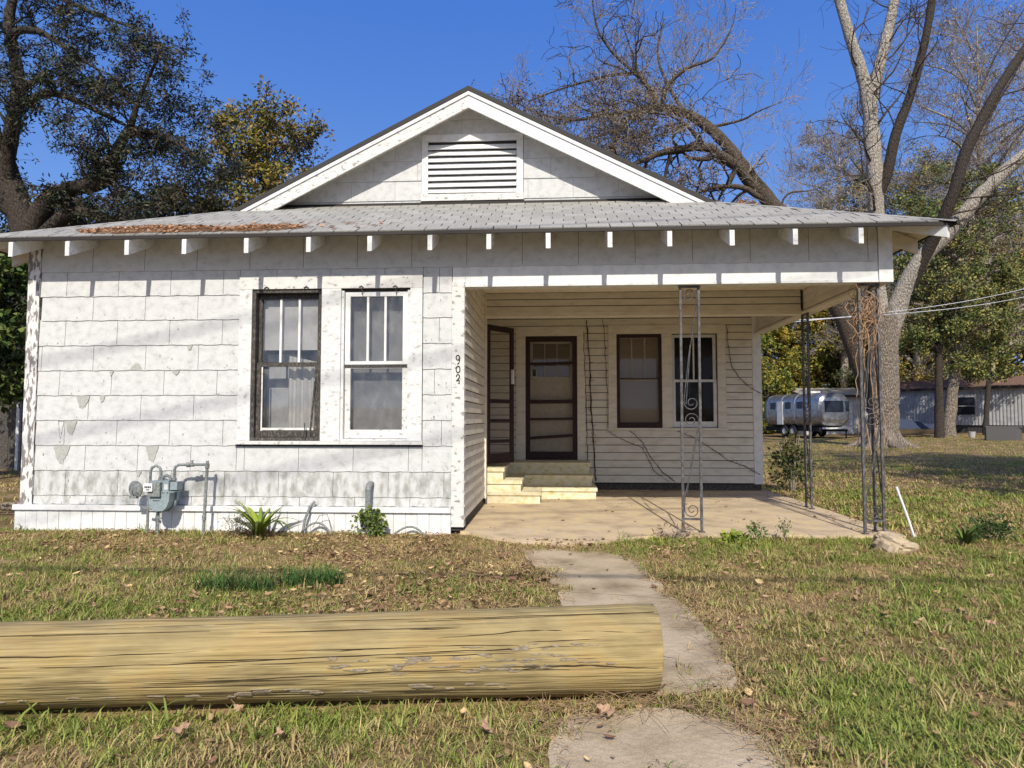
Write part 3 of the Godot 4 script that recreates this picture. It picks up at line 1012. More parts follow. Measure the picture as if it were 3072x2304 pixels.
	w.set_meta("label", "porch window behind a dark-framed screen")
	var f := MB.new()
	f.span(Vector3(1.092, 1.052, zb - 0.03), Vector3(1.142, 2.655, zb + 0.015))
	f.span(Vector3(1.803, 1.052, zb - 0.03), Vector3(1.853, 2.655, zb + 0.015))
	f.span(Vector3(1.142, 2.6, zb - 0.03), Vector3(1.803, 2.655, zb + 0.014))
	f.span(Vector3(1.142, 1.052, zb - 0.03), Vector3(1.803, 1.145, zb + 0.014))
	part("screen_frame", f, M.screen_frame, w)
	block("rail", Vector3(1.142, 1.882, zb - 0.02), Vector3(1.803, 1.902, zb + 0.01), M.screen_frame, w)
	block("screen_mesh", Vector3(1.13, 1.14, zb - 0.008), Vector3(1.815, 2.61, zb - 0.006), M.screen, w)
	sash(w, "lower_sash", 1.095, 1.85, 1.06, 1.9, zb - 0.05, 0.05, 0.07, 0.04, 0, M.soffit, M.soffit)
	sash(w, "upper_sash", 1.095, 1.85, 1.86, 2.65, zb - 0.088, 0.045, 0.04, 0.05, 2, M.soffit, M.soffit)
	block("blind", Vector3(1.1, 1.06, zb - 0.17), Vector3(1.85, 2.64, zb - 0.165), mat(0.46, 0.4, 0.31), w)
	var r2 := Node3D.new()
	put(r2, "window", house)
	r2.set_meta("label", "porch window with white sashes and black glass")
	sash(r2, "lower_sash", 2.035, 2.785, 1.06, 1.87, zb - 0.02, 0.055, 0.1, 0.035, 0, M.clean, M.clean, 0.035, M.glass_dull)
	sash(r2, "upper_sash", 2.035, 2.785, 1.85, 2.655, zb - 0.058, 0.05, 0.03, 0.05, 1, M.clean, M.clean, 0.035, M.glass_dull)
	block("dark_room_sheet", Vector3(2.04, 1.06, zb - 0.19), Vector3(2.78, 2.65, zb - 0.185), mat(0.018, 0.016, 0.015), r2)  # near-black sheet painted for the darkness of the room behind
	# ceiling, cross beam, side beam
	var ce := Node3D.new()
	put(ce, "porch_ceiling", house)
	for k in 34:
		block("board", Vector3(-1.45, 2.985, -0.14 - k * 0.125 - 0.122), Vector3(3.45, 3.0, -0.14 - k * 0.125), M.soffit, ce)
	var cb := block("cross_beam", Vector3(-0.97, 2.665, -2.3), Vector3(3.43, 2.985, -2.17), M.gap, house)
	clapboards(cb, Vector3(-0.95, 0, -2.17), Vector3(1, 0, 0), Vector3(0, 0, 1), 4.36, 2.70, 3, [], M.clap, 0.097)
	block("beam_trim", Vector3(-0.97, 2.645, -2.31), Vector3(3.42, 2.70, -2.145), M.clap, house)
	var sb := block("side_beam", Vector3(3.45, 2.672, -4.4), Vector3(3.575, 3.1, -0.02), M.clean, house)
	clapboards(sb, Vector3(3.45, 0, -0.15), Vector3(0, 0, -1), Vector3(-1, 0, 0), 1.98, 2.70, 3, [], M.clap, 0.097)
	clapboards(sb, Vector3(3.45, 0, -2.32), Vector3(0, 0, -1), Vector3(-1, 0, 0), 2.0, 2.70, 3, [], M.clap, 0.097)
	block("beam_trim", Vector3(3.41, 2.645, -4.34), Vector3(3.58, 2.675, -0.14), M.clap, house)
	# front beam
	block("front_beam", Vector3(-0.97, 2.66, -0.13), Vector3(3.45, 3.31, -0.012), M.gap, house)
	block("beam_board", Vector3(-0.956, 2.672, -0.012), Vector3(3.43, 2.885, 0.004), M.clean, house)
	block("beam_board", Vector3(-1.096, 2.702, -0.012), Vector3(-0.958, 2.885, 0.004), M.clean, house)
	block("beam_edge", Vector3(-0.956, 2.645, -0.14), Vector3(3.43, 2.67, 0.016), M.trim, house)
	block("beam_end_board", Vector3(3.434, 2.644, -0.14), Vector3(3.578, 3.3, 0.022), M.clean, house)
	# iron posts
	var p1 := Node3D.new()
	put(p1, "porch_post", house)
	p1.set_meta("label", "middle front wrought-iron post with scrolls")
	iron_panel(p1, Vector3(1.378, 0, -0.06), Vector3(1.572, 0, -0.06), 2.643)
	var p2 := Node3D.new()
	put(p2, "porch_post", house)
	p2.set_meta("label", "two-panel iron corner post tangled with dead vine")
	iron_panel(p2, Vector3(3.255, 0, -0.06), Vector3(3.45, 0, -0.06), 2.643)
	iron_panel(p2, Vector3(3.45, 0, -0.06), Vector3(3.45, 0, -0.255), 2.643, false)
	var p3 := Node3D.new()
	put(p3, "porch_post", house)
	p3.set_meta("label", "side iron post halfway along the porch")
	iron_panel(p3, Vector3(3.45, 0, -2.03), Vector3(3.45, 0, -2.225), 2.643)

func build_house() -> void:
	var house := thing("wooden_house", "white weathered one-storey cottage with gabled roof and iron-posted porch", "house")
	var wh := []
	for w in WIN:
		wh.append([w[0], w[1], WIN_LOW - 0.02, WIN_TOP])
	var fw := wall_with_holes("front_wall", -5.93, -0.98, 0.0, 3.31, -0.12, -0.004, wh, M.gap, house)
	front_shingles(fw)
	block("left_wall", Vector3(-5.94, -0.05, -12.3), Vector3(-5.82, 3.25, -0.125), M.shingle_paint, house)
	block("right_wall", Vector3(3.38, -0.05, -12.3), Vector3(3.5, 3.25, -4.5), M.clap, house)
	block("rear_wall", Vector3(-5.9, -0.05, -12.3), Vector3(3.5, 3.25, -12.2), M.clap, house)
	block("attic_floor", Vector3(-5.9, 3.03, -12.2), Vector3(3.4, 3.06, -0.13), M.soffit, house)
	# corner boards
	block("corner_board", Vector3(-5.962, 0.22, -0.12), Vector3(-5.822, 3.3, 0.026), M.peel, house)
	block("corner_board", Vector3(-1.098, 0.045, -0.1), Vector3(-0.96, 2.70, 0.03), M.peel_light, house)
	# house number
	var num := Node3D.new()
	put(num, "house_number", house)
	var z := 0.034
	var nine := []
	for k in 15:
		var a := -0.35 + TAU * k / 14.0
		nine.append(Vector3(-1.03 + 0.019 * cos(a), 1.868 + 0.026 * sin(a), z))
	nine.append(Vector3(-1.012, 1.84, z))
	nine.append(Vector3(-1.018, 1.81, z))
	nine.append(Vector3(-1.036, 1.797, z))
	tube_num(num, nine, 0.0055)
	var zero := []
	for k in 17:
		var a := TAU * k / 16.0
		zero.append(Vector3(-1.027 + 0.021 * cos(a), 1.74 + 0.036 * sin(a), z))
	tube_num(num, zero, 0.0055)
	tube_num(num, [Vector3(-1.046, 1.66, z), Vector3(-1.042, 1.677, z), Vector3(-1.03, 1.686, z), Vector3(-1.014, 1.678, z), Vector3(-1.01, 1.662, z), Vector3(-1.022, 1.638, z), Vector3(-1.045, 1.614, z), Vector3(-1.03, 1.62, z), Vector3(-1.005, 1.612, z)], 0.0055)
	tube_num(num, [Vector3(-1.016, 1.592, z - 0.004), Vector3(-1.016, 1.592, z + 0.006)], 0.009)
	# skirting under the shingles
	var sk := Node3D.new()
	put(sk, "skirting", house)
	block("cap_rail", Vector3(-6.02, 0.195, -0.02), Vector3(-1.1, 0.25, 0.06), M.clean, sk)
	var x := -6.015
	while x < -1.1:
		var e := minf(x + 0.13, -1.1)
		block("board", Vector3(x + 0.002, -0.1, 0.0 + rf(0, 0.003)), Vector3(e - 0.002, 0.192, 0.03 + rf(-0.002, 0.002)), M.clean, sk)
		x = e
	block("skirting_back", Vector3(-6.0, -0.1, -0.06), Vector3(-1.1, 0.19, -0.002), M.gap, sk)
	front_windows(house)
	gable(house)
	front_roof(house)
	rafters(house)
	porch(house)
	# weathered patches where the paint has come off the cement
	rng.seed = 91
	for q in [[-5.27, 1.468, 0.075, 0.16, 1], [-5.05, 1.468, 0.03, 0.08, 1], [-5.4, 1.19, 0.065, 0.17, 1], [-4.66, 1.748, 0.07, -0.08, 1], [-5.52, 1.19, 0.03, 0.2, 1], [-5.5, 0.91, 0.09, 0.22, 1], [-4.45, 0.91, 0.07, 0.19, 1], [-4.6, 0.63, 0.03, 0.07, 1], [-4.95, 1.748, 0.02, 0.06, 1], [-4.2, 1.748, 0.04, 0.05, 1], [-2.75, 0.354, 0.07, -0.05, 1], [-4.05, 2.03, 0.03, 0.06, 1]]:
		var s := MB.new()
		var pts := PackedVector2Array()
		var n := 20
		var side: float = signf(q[3])
		pts.append(Vector2(q[0] - q[2], q[1] - 0.007 * side))
		for k in n:
			var f := k / float(n - 1)
			var prof := sin(PI * clampf(f * 0.92 + 0.06, 0, 1))
			pts.append(Vector2(q[0] - q[2] + 2.0 * q[2] * f + rf(-0.004, 0.004), q[1] - side * (0.007 + absf(q[3]) * prof * rf(0.75, 1.05))))
		pts.append(Vector2(q[0] + q[2], q[1] - 0.007 * side))
		s.prism(pts, 0.002, 0.0152)
		part("bare_patch", s, M.bare_cement, house)
	var chips := MB.new()
	for k in 190:
		var r := rng.randi() % 9
		var px := rf(-5.78, -3.52) if rng.randf() < 0.7 else (rf(-3.5, -1.15) if r < 2 else rf(-1.4, -1.12))
		var y: float = ROWS[r] + absf(rf(0.004, 0.05)) * (1.0 if rng.randf() < 0.7 else 4.0)
		var pts := PackedVector2Array()
		var w := rf(0.003, 0.011)
		var h := rf(0.004, 0.02)
		for j in 8:
			var an := TAU * j / 8.0
			pts.append(Vector2(px + w * rf(0.5, 1.1) * cos(an), y + h * rf(0.5, 1.1) * sin(an)))
		chips.prism(pts, 0.002, 0.0153)
	stuff(part("paint_chips", chips, M.bare_cement, house))

# ---------------------------------------------------------------- ground, path, slab
const PATH_UP := [Vector2(-0.30, 0.97), Vector2(0.05, 0.93), Vector2(0.40, 1.0), Vector2(0.66, 1.3), Vector2(0.73, 1.6), Vector2(0.76, 1.9), Vector2(0.80, 2.4), Vector2(0.84, 2.9), Vector2(0.90, 3.4), Vector2(0.88, 3.8), Vector2(0.80, 4.1), Vector2(0.5, 4.16), Vector2(0.12, 4.12), Vector2(0.08, 3.5), Vector2(0.06, 2.9), Vector2(0.02, 2.3), Vector2(-0.06, 1.8), Vector2(-0.2, 1.45)]
const PATH_LOW := [Vector2(0.06, 4.42), Vector2(0.3, 4.34), Vector2(0.52, 4.36), Vector2(0.74, 4.48), Vector2(0.85, 4.68), Vector2(0.88, 5.1), Vector2(0.9, 6.2), Vector2(0.8, 9.0), Vector2(-0.05, 9.0), Vector2(-0.08, 6.2), Vector2(-0.04, 5.2), Vector2(0.0, 4.7)]
const APRON := [Vector2(-0.9, 0.04), Vector2(-0.62, 0.3), Vector2(-0.3, 0.52), Vector2(0.05, 0.62), Vector2(0.4, 0.55), Vector2(0.75, 0.3), Vector2(1.1, 0.12), Vector2(1.6, 0.06), Vector2(3.62, 0.03), Vector2(3.62, -4.6), Vector2(-1.36, -4.6), Vector2(-1.36, -2.2), Vector2(-1.0, -2.2), Vector2(-1.0, 0.0)]

var hill := FastNoiseLite.new()
var patchy := FastNoiseLite.new()
var edge_n := FastNoiseLite.new()

func ground_y(x: float, z: float) -> float:
	var d := Vector2(x, z - 7.0).length()
	var y := -0.035 + 0.012 * hill.get_noise_2d(x * 10.0, z * 10.0)
	y += smoothstep(8.0, 40.0, x) * smoothstep(-8.0, -36.0, z) * 0.62
	y += smoothstep(60.0, 300.0, d) * 6.0
	y += smoothstep(-7.0, -20.0, x) * 0.25
	return y

func poly(a: Array, grow := 0.0) -> PackedVector2Array:
	var p := PackedVector2Array(a)
	if grow != 0.0:
		var r := Geometry2D.offset_polygon(p, grow)
		if r.size():
			return r[0]
	return p

func rough_edge(a: Array, step: float, amp: float) -> PackedVector2Array:
	var o := PackedVector2Array()
	for i in a.size():
		var p: Vector2 = a[i]
		var q: Vector2 = a[(i + 1) % a.size()]
		var n := maxi(1, int(p.distance_to(q) / step))
		var side := (q - p).orthogonal().normalized()
		for k in n:
			var m := p.lerp(q, float(k) / n)
			o.append(m + side * amp * edge_n.get_noise_2d(m.x * 100.0, m.y * 100.0))
	return o

func flat(p: PackedVector2Array, y0: float, y1: float) -> MB:   # a plan polygon (x, z) as a slab
	var s := MB.new()
	s.prism(p, -y1, -y0, Basis(Vector3.RIGHT, Vector3(0, 0, 1), Vector3(0, -1, 0)))
	return s

func build_setting() -> void:
	hill.seed = 4
	hill.frequency = 0.03
	patchy.seed = 9
	patchy.frequency = 0.06
	patchy.fractal_octaves = 4
	edge_n.seed = 12
	edge_n.frequency = 0.02
	var xs := []
	for i in 75:
		var t := (i - 37) / 37.0
		xs.append(signf(t) * (absf(t) * 16.0 + pow(absf(t), 5.0) * 420.0))
	var g := MB.new()
	for z in xs:
		for x in xs:
			var p := Vector3(x, 0, z - 2.0)
			p.y = ground_y(p.x, p.z)
			if p.x > -5.7 and p.x < 3.3 and p.z < -0.3 and p.z > -12.0:
				p.y -= 0.12
			g.v.append(p)
			g.n.append(Vector3.UP)
			g.t.append(Vector2(p.x, p.z))
	for i in 74:
		for j in 74:
			var a := i * 75 + j
			g.ix.append_array(PackedInt32Array([a, a + 1, a + 75, a + 1, a + 76, a + 75]))
	structure("ground", g, M.soil)
	structure("porch_slab", flat(rough_edge(APRON, 0.06, 0.03), -0.12, 0.0), M.slab)
	var pth := Node3D.new()
	pth.set_meta("kind", "structure")
	put(pth, "path")
	part("concrete_slab", flat(rough_edge(PATH_UP, 0.05, 0.05), -0.1, -0.006), M.path, pth)
	part("concrete_slab", flat(rough_edge(PATH_LOW, 0.05, 0.06), -0.1, -0.01), M.path, pth)

func build_cracks() -> void:
	# narrow cracks with soil in them, across the path and the slab
	rng.seed = 61
	var host := get_node("path")
	for q in [[Vector2(0.02, 2.45), Vector2(0.84, 2.62), -0.0055], [Vector2(0.1, 3.42), Vector2(0.62, 3.75), -0.0055], [Vector2(-0.9, -0.42), Vector2(3.55, -0.52), 0.0005], [Vector2(1.2, -0.5), Vector2(1.05, 0.1), 0.0005]]:
		var s := MB.new()
		var p: Vector2 = q[0]
		var e: Vector2 = q[1]
		var n := int(p.distance_to(e) / 0.05) + 2
		var side := (e - p).orthogonal().normalized()
		var last := []
		for i in n + 1:
			var m := p.lerp(e, float(i) / n) + side * rf(-0.018, 0.018)
			var wd := rf(0.001, 0.0032)
			var pair := [Vector3(m.x - side.x * wd, q[2], m.y - side.y * wd), Vector3(m.x + side.x * wd, q[2], m.y + side.y * wd)]
			if last:
				s.quad(last[0], pair[0], pair[1], last[1])
			last = pair
		for i in s.n.size():
			s.n[i] = Vector3.UP
		part("crack", s, M.crack, host if q[2] < 0.0 else get_node("porch_slab"))

func build_steps() -> void:
	var st := thing("concrete_steps", "cream-painted concrete steps turning the corner below the front door", "steps", Vector3(0, 0, 0))
	for q in [[0.50, -0.70, -2.4, 0.6, -3.65, 0.0], [0.325, -0.445, -2.39, 0.62, -3.3, 0.0], [0.165, -0.17, -2.38, 0.66, -2.95, 0.0]]:
		var y: float = q[0]
		var body := MB.new()
		body.prism(PackedVector2Array([Vector2(-0.975, q[2] - 0.02), Vector2(q[1] - 0.02, q[2] - 0.02), Vector2(q[1] - 0.02, q[4] - 0.02), Vector2(q[3] - 0.02, q[4] - 0.02), Vector2(q[3] - 0.02, -4.27), Vector2(-0.975, -4.27)]), -(y - 0.045), 0.05, Basis(Vector3.RIGHT, Vector3(0, 0, 1), Vector3(0, -1, 0)))
		part("riser", body, M.step, st)
		var nose := MB.new()
		nose.prism(PackedVector2Array([Vector2(-0.97, q[2]), Vector2(q[1], q[2]), Vector2(q[1], q[4]), Vector2(q[3], q[4]), Vector2(q[3], -4.262), Vector2(-0.97, -4.262)]), -y, -(y - 0.05), Basis(Vector3.RIGHT, Vector3(0, 0, 1), Vector3(0, -1, 0)))
		part("tread", nose, M.step_grey if y > 0.4 and false else M.step, st)

func blade(s: MB, p: Vector3, dir: Vector3, h: float, w: float, curl: float, segs: int, shade := 1.0) -> void:
	# one tapering blade that arches over
	var side := dir.cross(Vector3.UP).normalized()
	var k := s.v.size()
	var c := Color(shade, shade, shade)
	for i in segs + 1:
		var f := float(i) / segs
		var a := curl * f
		var q := p + dir * (h * (sin(a) * f * 0.9 + 0.12 * f)) + Vector3.UP * (h * f * cos(a * 0.75))
		var ww := w * (1.0 - f * f * 0.95) * 0.5
		var n := (dir * -0.6 + Vector3.UP * 0.6).normalized()
		s.v.append(q - side * ww); s.v.append(q + side * ww)
		s.n.append(n); s.n.append(n)
		s.c.append(c); s.c.append(c)
		s.t.append(Vector2(0, f)); s.t.append(Vector2(1, f))
		if i:
			var b := k + (i - 1) * 2
			s.ix.append_array(PackedInt32Array([b, b + 2, b + 1, b + 1, b + 2, b + 3]))

func tuft(count: int, h: float, w: float, spreadr: float, curl: float, segs := 3) -> ArrayMesh:
	var s := MB.new()
	for i in count:
		var a := rf(0, TAU)
		var d := Vector3(cos(a), 0, sin(a))
		blade(s, Vector3(rf(-spreadr, spreadr), 0, rf(-spreadr, spreadr)), d, h * rf(0.5, 1.15), w * rf(0.7, 1.2), curl * rf(0.3, 1.2), segs, rf(0.75, 1.2))
	return s.mesh(true)

func dead_leaf(l: float, w: float, curl: float) -> ArrayMesh:
	var s := MB.new()
	var cols := [Vector2(-0.5, 0.02), Vector2(-0.2, 0.42), Vector2(0.12, 0.5), Vector2(0.36, 0.28), Vector2(0.5, 0.02)]
	for i in 4:
		for side in [-1.0, 1.0]:
			var a: Vector2 = cols[i]
			var b: Vector2 = cols[i + 1]
			var f := func(p: Vector2, e: float) -> Vector3: return Vector3(p.x * l, 0.02 * l + curl * l * (p.x * p.x * 1.4 + absf(p.y * e) * 0.5), p.y * e * w * side)
			if side > 0:
				s.quad(f.call(a, 0), f.call(a, 1), f.call(b, 1), f.call(b, 0))
			else:
				s.quad(f.call(a, 0), f.call(b, 0), f.call(b, 1), f.call(a, 1))
	return s.mesh(true)

func oak_leaf(l: float, w: float, curl: float) -> ArrayMesh:
	# a lobed, rolled leaf: width along its length goes in and out
	var s := MB.new()
	var n := 14
	var half := PackedFloat32Array()
	for i in n + 1:
		var f := float(i) / n
		half.append(w * 0.5 * maxf(0.06, sin(PI * pow(f, 0.8)) * (0.72 + 0.34 * sin(f * 19.0 + curl)) ) * rf(0.85, 1.1))
	var at := func(f: float, e: float, h: float) -> Vector3:
		var roll := e * h * 7.0 * curl
		return Vector3((f - 0.5) * l * (1.0 - 0.25 * curl * absf(f - 0.5)), 0.012 + l * curl * 0.9 * (f - 0.45) * (f - 0.45) + absf(sin(roll)) * h * 0.55 + 0.004 * sin(f * 13.0 + e), e * h * cos(roll * 0.6))
	for i in n:
		for e in [-1.0, 0.0]:
			var f0 := float(i) / n
			var f1 := float(i + 1) / n
			var e1: float = e + 1.0
			s.quad(at.call(f0, e, half[i]), at.call(f0, e1, half[i]), at.call(f1, e1, half[i + 1]), at.call(f1, e, half[i + 1]))
	s.wire([Vector3(-0.5 * l, 0.012 + 0.2 * l * curl, 0), Vector3(-0.75 * l, 0.02 + 0.3 * l * curl, 0.004)], 0.0012, 4, false)
	return s.mesh()

func basis_up(yaw: float, tilt := 0.0, s := 1.0) -> Basis:
	return (Basis(Vector3.UP, yaw) * Basis(Vector3.RIGHT, tilt)).scaled(Vector3(s, s, s))

func build_lawn() -> void:
	rng.seed = 77
	var up := rough_edge(poly(PATH_UP, -0.035), 0.05, 0.13)
	var low := rough_edge(poly(PATH_LOW, -0.035), 0.05, 0.13)
	var up0 := poly(PATH_UP)
	var low0 := poly(PATH_LOW)
	var slab := rough_edge(APRON, 0.05, 0.1)
	var kinds := [tuft(9, 0.05, 0.0045, 0.03, 1.0), tuft(9, 0.04, 0.004, 0.035, 1.5), tuft(8, 0.068, 0.005, 0.03, 1.3), tuft(7, 0.03, 0.005, 0.045, 2.0)]
	var far_kinds := [tuft(9, 0.055, 0.011, 0.08, 1.2, 2), tuft(8, 0.04, 0.012, 0.09, 1.7, 2)]
	var where := [[], [], [], [], [], []]
	var tint := [[], [], [], [], [], []]
	var leaves := [[], [], []]
	var ltint := [[], [], []]
	var zones := [   # x0, x1, z0, z1, tufts per m2, near
		[-3.4, 3.3, 3.6, 6.1, 2100.0, true], [-4.6, 4.8, 1.6, 3.6, 1300.0, true], [-8.0, 6.5, 0.02, 1.6, 850.0, true],
		[3.64, 9.0, -5.0, 0.02, 230.0, false], [6.5, 10.0, 0.02, 3.0, 150.0, false], [3.64, 15.0, -14.0, -5.0, 95.0, false], [5.0, 24.0, -34.0, -14.0, 30.0, false], [-12.0, -6.03, -10.0, 0.1, 45.0, false], [-9.0, -4.6, 1.6, 3.6, 130.0, true]]
	for q in zones:
		var n := int((q[1] - q[0]) * (q[3] - q[2]) * q[4])
		for i in n:
			var x := rf(q[0], q[1])
			var z := rf(q[2], q[3])
			var p := Vector2(x, z)
			var on_path := Geometry2D.is_point_in_polygon(p, up) or Geometry2D.is_point_in_polygon(p, low)
			var on_slab := Geometry2D.is_point_in_polygon(p, slab)
			if (on_path or on_slab) and rng.randf() > 0.004:
				continue
			var lz := 4.11 - 0.13 * (x - 0.45)
			if x < 0.44 and absf(z - lz) < 0.12:
				continue
			# how leafy and how green this spot is
			var big := patchy.get_noise_2d(x * 4.0, z * 4.0)
			var mid := patchy.get_noise_2d(x * 22.0 + 60.0, z * 22.0)
			var green := 0.56 + big * 1.25 + mid * 0.95
			if z < 2.0 and x < 0.2:
				green -= 0.55 * smoothstep(2.0, 0.7, z)
			if z < 0.22 and x < -1.0:
				green += 0.45
			if x > -2.4 and x < 0.1 and z > 1.1 and z < 3.6:
				green -= 0.5 * smoothstep(-2.4, -1.2, x)
			if x > 1.0 and z < 0.75 and z > -0.2 and x < 3.8:
				green += 0.35
			if z > 4.2:
				green += 0.12
			if not q[5]:
				green -= 0.22
			var dry := clampf(1.0 - green, 0.0, 1.0)
			if rng.randf() < dry * 0.42:
				continue
			var c: Color
			if rng.randf() < dry * 0.72 + 0.08:
				c = Color(0.52, 0.39, 0.20).lerp(Color(0.29, 0.185, 0.095), rng.randf())
				c = c.lerp(Color(0.42, 0.37, 0.14), rf(0, 0.7))
			else:
				c = Color(0.15, 0.22, 0.045).lerp(Color(0.31, 0.33, 0.08), rng.randf())
			c *= rf(0.9, 1.35)
			var k := rng.randi() % 4
			if not q[5]:
				k = 4 + rng.randi() % 2
			elif dry > 0.7 and rng.randf() < 0.6:
				k = 3
			var s := rf(0.7, 1.3) * (1.0 if q[5] else 1.15)
			if k < 4 and rng.randf() < 0.012:
				s *= 1.9
			where[k].append(Transform3D(basis_up(rf(0, TAU), rf(-0.3, 0.3), s), Vector3(x, -0.012 if q[5] and (Geometry2D.is_point_in_polygon(p, up0) or Geometry2D.is_point_in_polygon(p, low0)) else ground_y(x, z) - 0.004, z)))
			tint[k].append(c)
	var root := Node3D.new()
	put(root, "lawn")
	stuff(root)
	for k in 6:
		spread("grass", kinds[k] if k < 4 else far_kinds[k - 4], M.blade, where[k], tint[k], root)
	# dead leaves, thickest where the wind leaves them
	var lm := [dead_leaf(0.034, 0.014, 0.7), dead_leaf(0.045, 0.021, 0.6), dead_leaf(0.065, 0.034, 0.7)]
	var lz := [   # x0, x1, z0, z1, leaves per m2
		[-8.0, -1.0, 0.06, 1.3, 520.0], [-2.6, 0.15, 0.9, 3.4, 560.0], [-3.4, 3.3, 3.4, 6.1, 60.0], [-4.6, 4.8, 1.3, 3.6, 110.0], [-0.5, 1.3, 0.45, 1.05, 420.0], [0.75, 3.6, 0.1, 1.6, 90.0],
		[3.64, 12.0, -12.0, 1.3, 130.0], [5.0, 24.0, -32.0, -12.0, 26.0], [0.7, 1.05, 2.5, 4.5, 170.0], [-0.1, 1.0, 4.08, 4.42, 420.0], [-0.1, 0.25, 4.4, 6.0, 160.0], [0.62, 1.0, 4.4, 6.0, 200.0], [-0.45, 0.1, 1.2, 4.0, 260.0], [-1.0, 3.5, -4.35, -4.2, 130.0], [3.3, 3.6, -4.3, 0.0, 60.0], [-0.17, 0.3, -2.94, -2.8, 260.0], [-1.0, 3.6, -4.2, 0.4, 3.0], [-12.0, -6.05, -9.0, 0.0, 40.0]]
	for q in lz:
		var n := int((q[1] - q[0]) * (q[3] - q[2]) * q[4])
		for i in n:
			var x := rf(q[0], q[1])
			var z := rf(q[2], q[3])
			var p := Vector2(x, z)
			var on_path := Geometry2D.is_point_in_polygon(p, up) or Geometry2D.is_point_in_polygon(p, low)
			var on_slab := Geometry2D.is_point_in_polygon(p, slab)
			if on_path and rng.randf() > (0.05 if z < 4.3 else 0.16):
				continue
			if patchy.get_noise_2d(x * 12.0, z * 12.0 + 40.0) < rf(-0.5, 0.15) and not on_slab:
				continue
			var k := 0 if rng.randf() < 0.55 else (1 if rng.randf() < 0.75 else 2)
			var y := 0.003 if on_slab else (0.0 if on_path else ground_y(x, z) + rf(0.006, 0.03))
			leaves[k].append(Transform3D(Basis(Vector3.UP, rf(0, TAU)) * Basis(Vector3.RIGHT, rf(-0.9, 0.9) * (0.2 if on_slab or on_path else 1.0)) * Basis(Vector3.FORWARD, rf(-0.4, 0.4) * (0.2 if on_slab or on_path else 1.0)).scaled(Vector3.ONE * rf(0.6, 1.15)), Vector3(x, y, z)))
			var c := Color(0.30, 0.19, 0.105).lerp(Color(0.40, 0.29, 0.165), rng.randf())
			if rng.randf() < 0.35:
				c = Color(0.21, 0.125, 0.08)
			elif rng.randf() < 0.12:
				c = Color(0.6, 0.45, 0.24)
			ltint[k].append(c * rf(0.8, 1.15))
	for k in 3:
		spread("leaf_litter", lm[k], M.dry, leaves[k], ltint[k], root)
	# straw-like stems lying over the path edges
	var stems := MB.new()
	for i in 1100:
		var a: Array = PATH_LOW if i % 2 else PATH_UP
		var j := rng.randi() % a.size()
		var e: Vector2 = (a[j] as Vector2).lerp(a[(j + 1) % a.size()], rng.randf())
		if e.y > 6.0:
			continue
		e += Vector2(rf(-0.1, 0.1), rf(-0.09, 0.09))
		var d := rdir()
		d.y = absf(d.y) * 0.25
		var l := rf(0.05, 0.2)
		var p0 := Vector3(e.x, 0.004, e.y)
		stems.wire([p0, p0 + d * l * 0.5 + Vector3(0, 0.012, 0), p0 + d * l + Vector3(0, 0.002, 0)], rf(0.0008, 0.0016), 3, false)
	stuff(part("dry_stems", stems, mat(0.36, 0.25, 0.15, 0.9), root))

func build_big_leaves() -> void:
	var spots := [
		[-0.27, 4.63, 0.16, 0.09, "large curled tan oak leaf in the grass below the log's middle"],
		[-1.03, 4.74, 0.11, 0.06, "pinkish dead leaf in the grass before the log, second from the lower left"],
		[-1.43, 4.70, 0.14, 0.06, "rolled brown leaf in the front grass, nearest the lower left corner"],
		[-1.28, 4.52, 0.1, 0.06, "pale folded leaf close under the log's left half"],
		[0.22, 4.46, 0.15, 0.085, "broad reddish leaf at the corner of the nearest path slab"],
		[0.62, 4.42, 0.09, 0.05, "small orange leaf lying on the path gap by the log's end"],
		[1.02, 4.42, 0.11, 0.06, "tan leaf in the grass just right of the nearest path slab"],
		[1.72, 3.35, 0.1, 0.06, "lone upright pinkish leaf in the lawn right of the path"],
		[2.55, 3.1, 0.1, 0.055, "yellowish leaf far out on the right-hand lawn"]]
	for s in spots:
		var o := MeshInstance3D.new()
		var q := oak_leaf(s[2] * 0.72, s[3] * 0.8, rf(0.5, 1.0))
		o.mesh = q
		o.set_surface_override_material(0, M["big_leaf"])
		o.transform = Transform3D(Basis(Vector3.UP, rf(0, TAU)) * Basis(Vector3.RIGHT, rf(0.2, 0.6)), Vector3(s[0], ground_y(s[0], s[1]) + 0.045, s[1]))
		put(o, "fallen_leaf")
		tag(o, s[4], "leaf", "large fallen leaves on the front lawn")

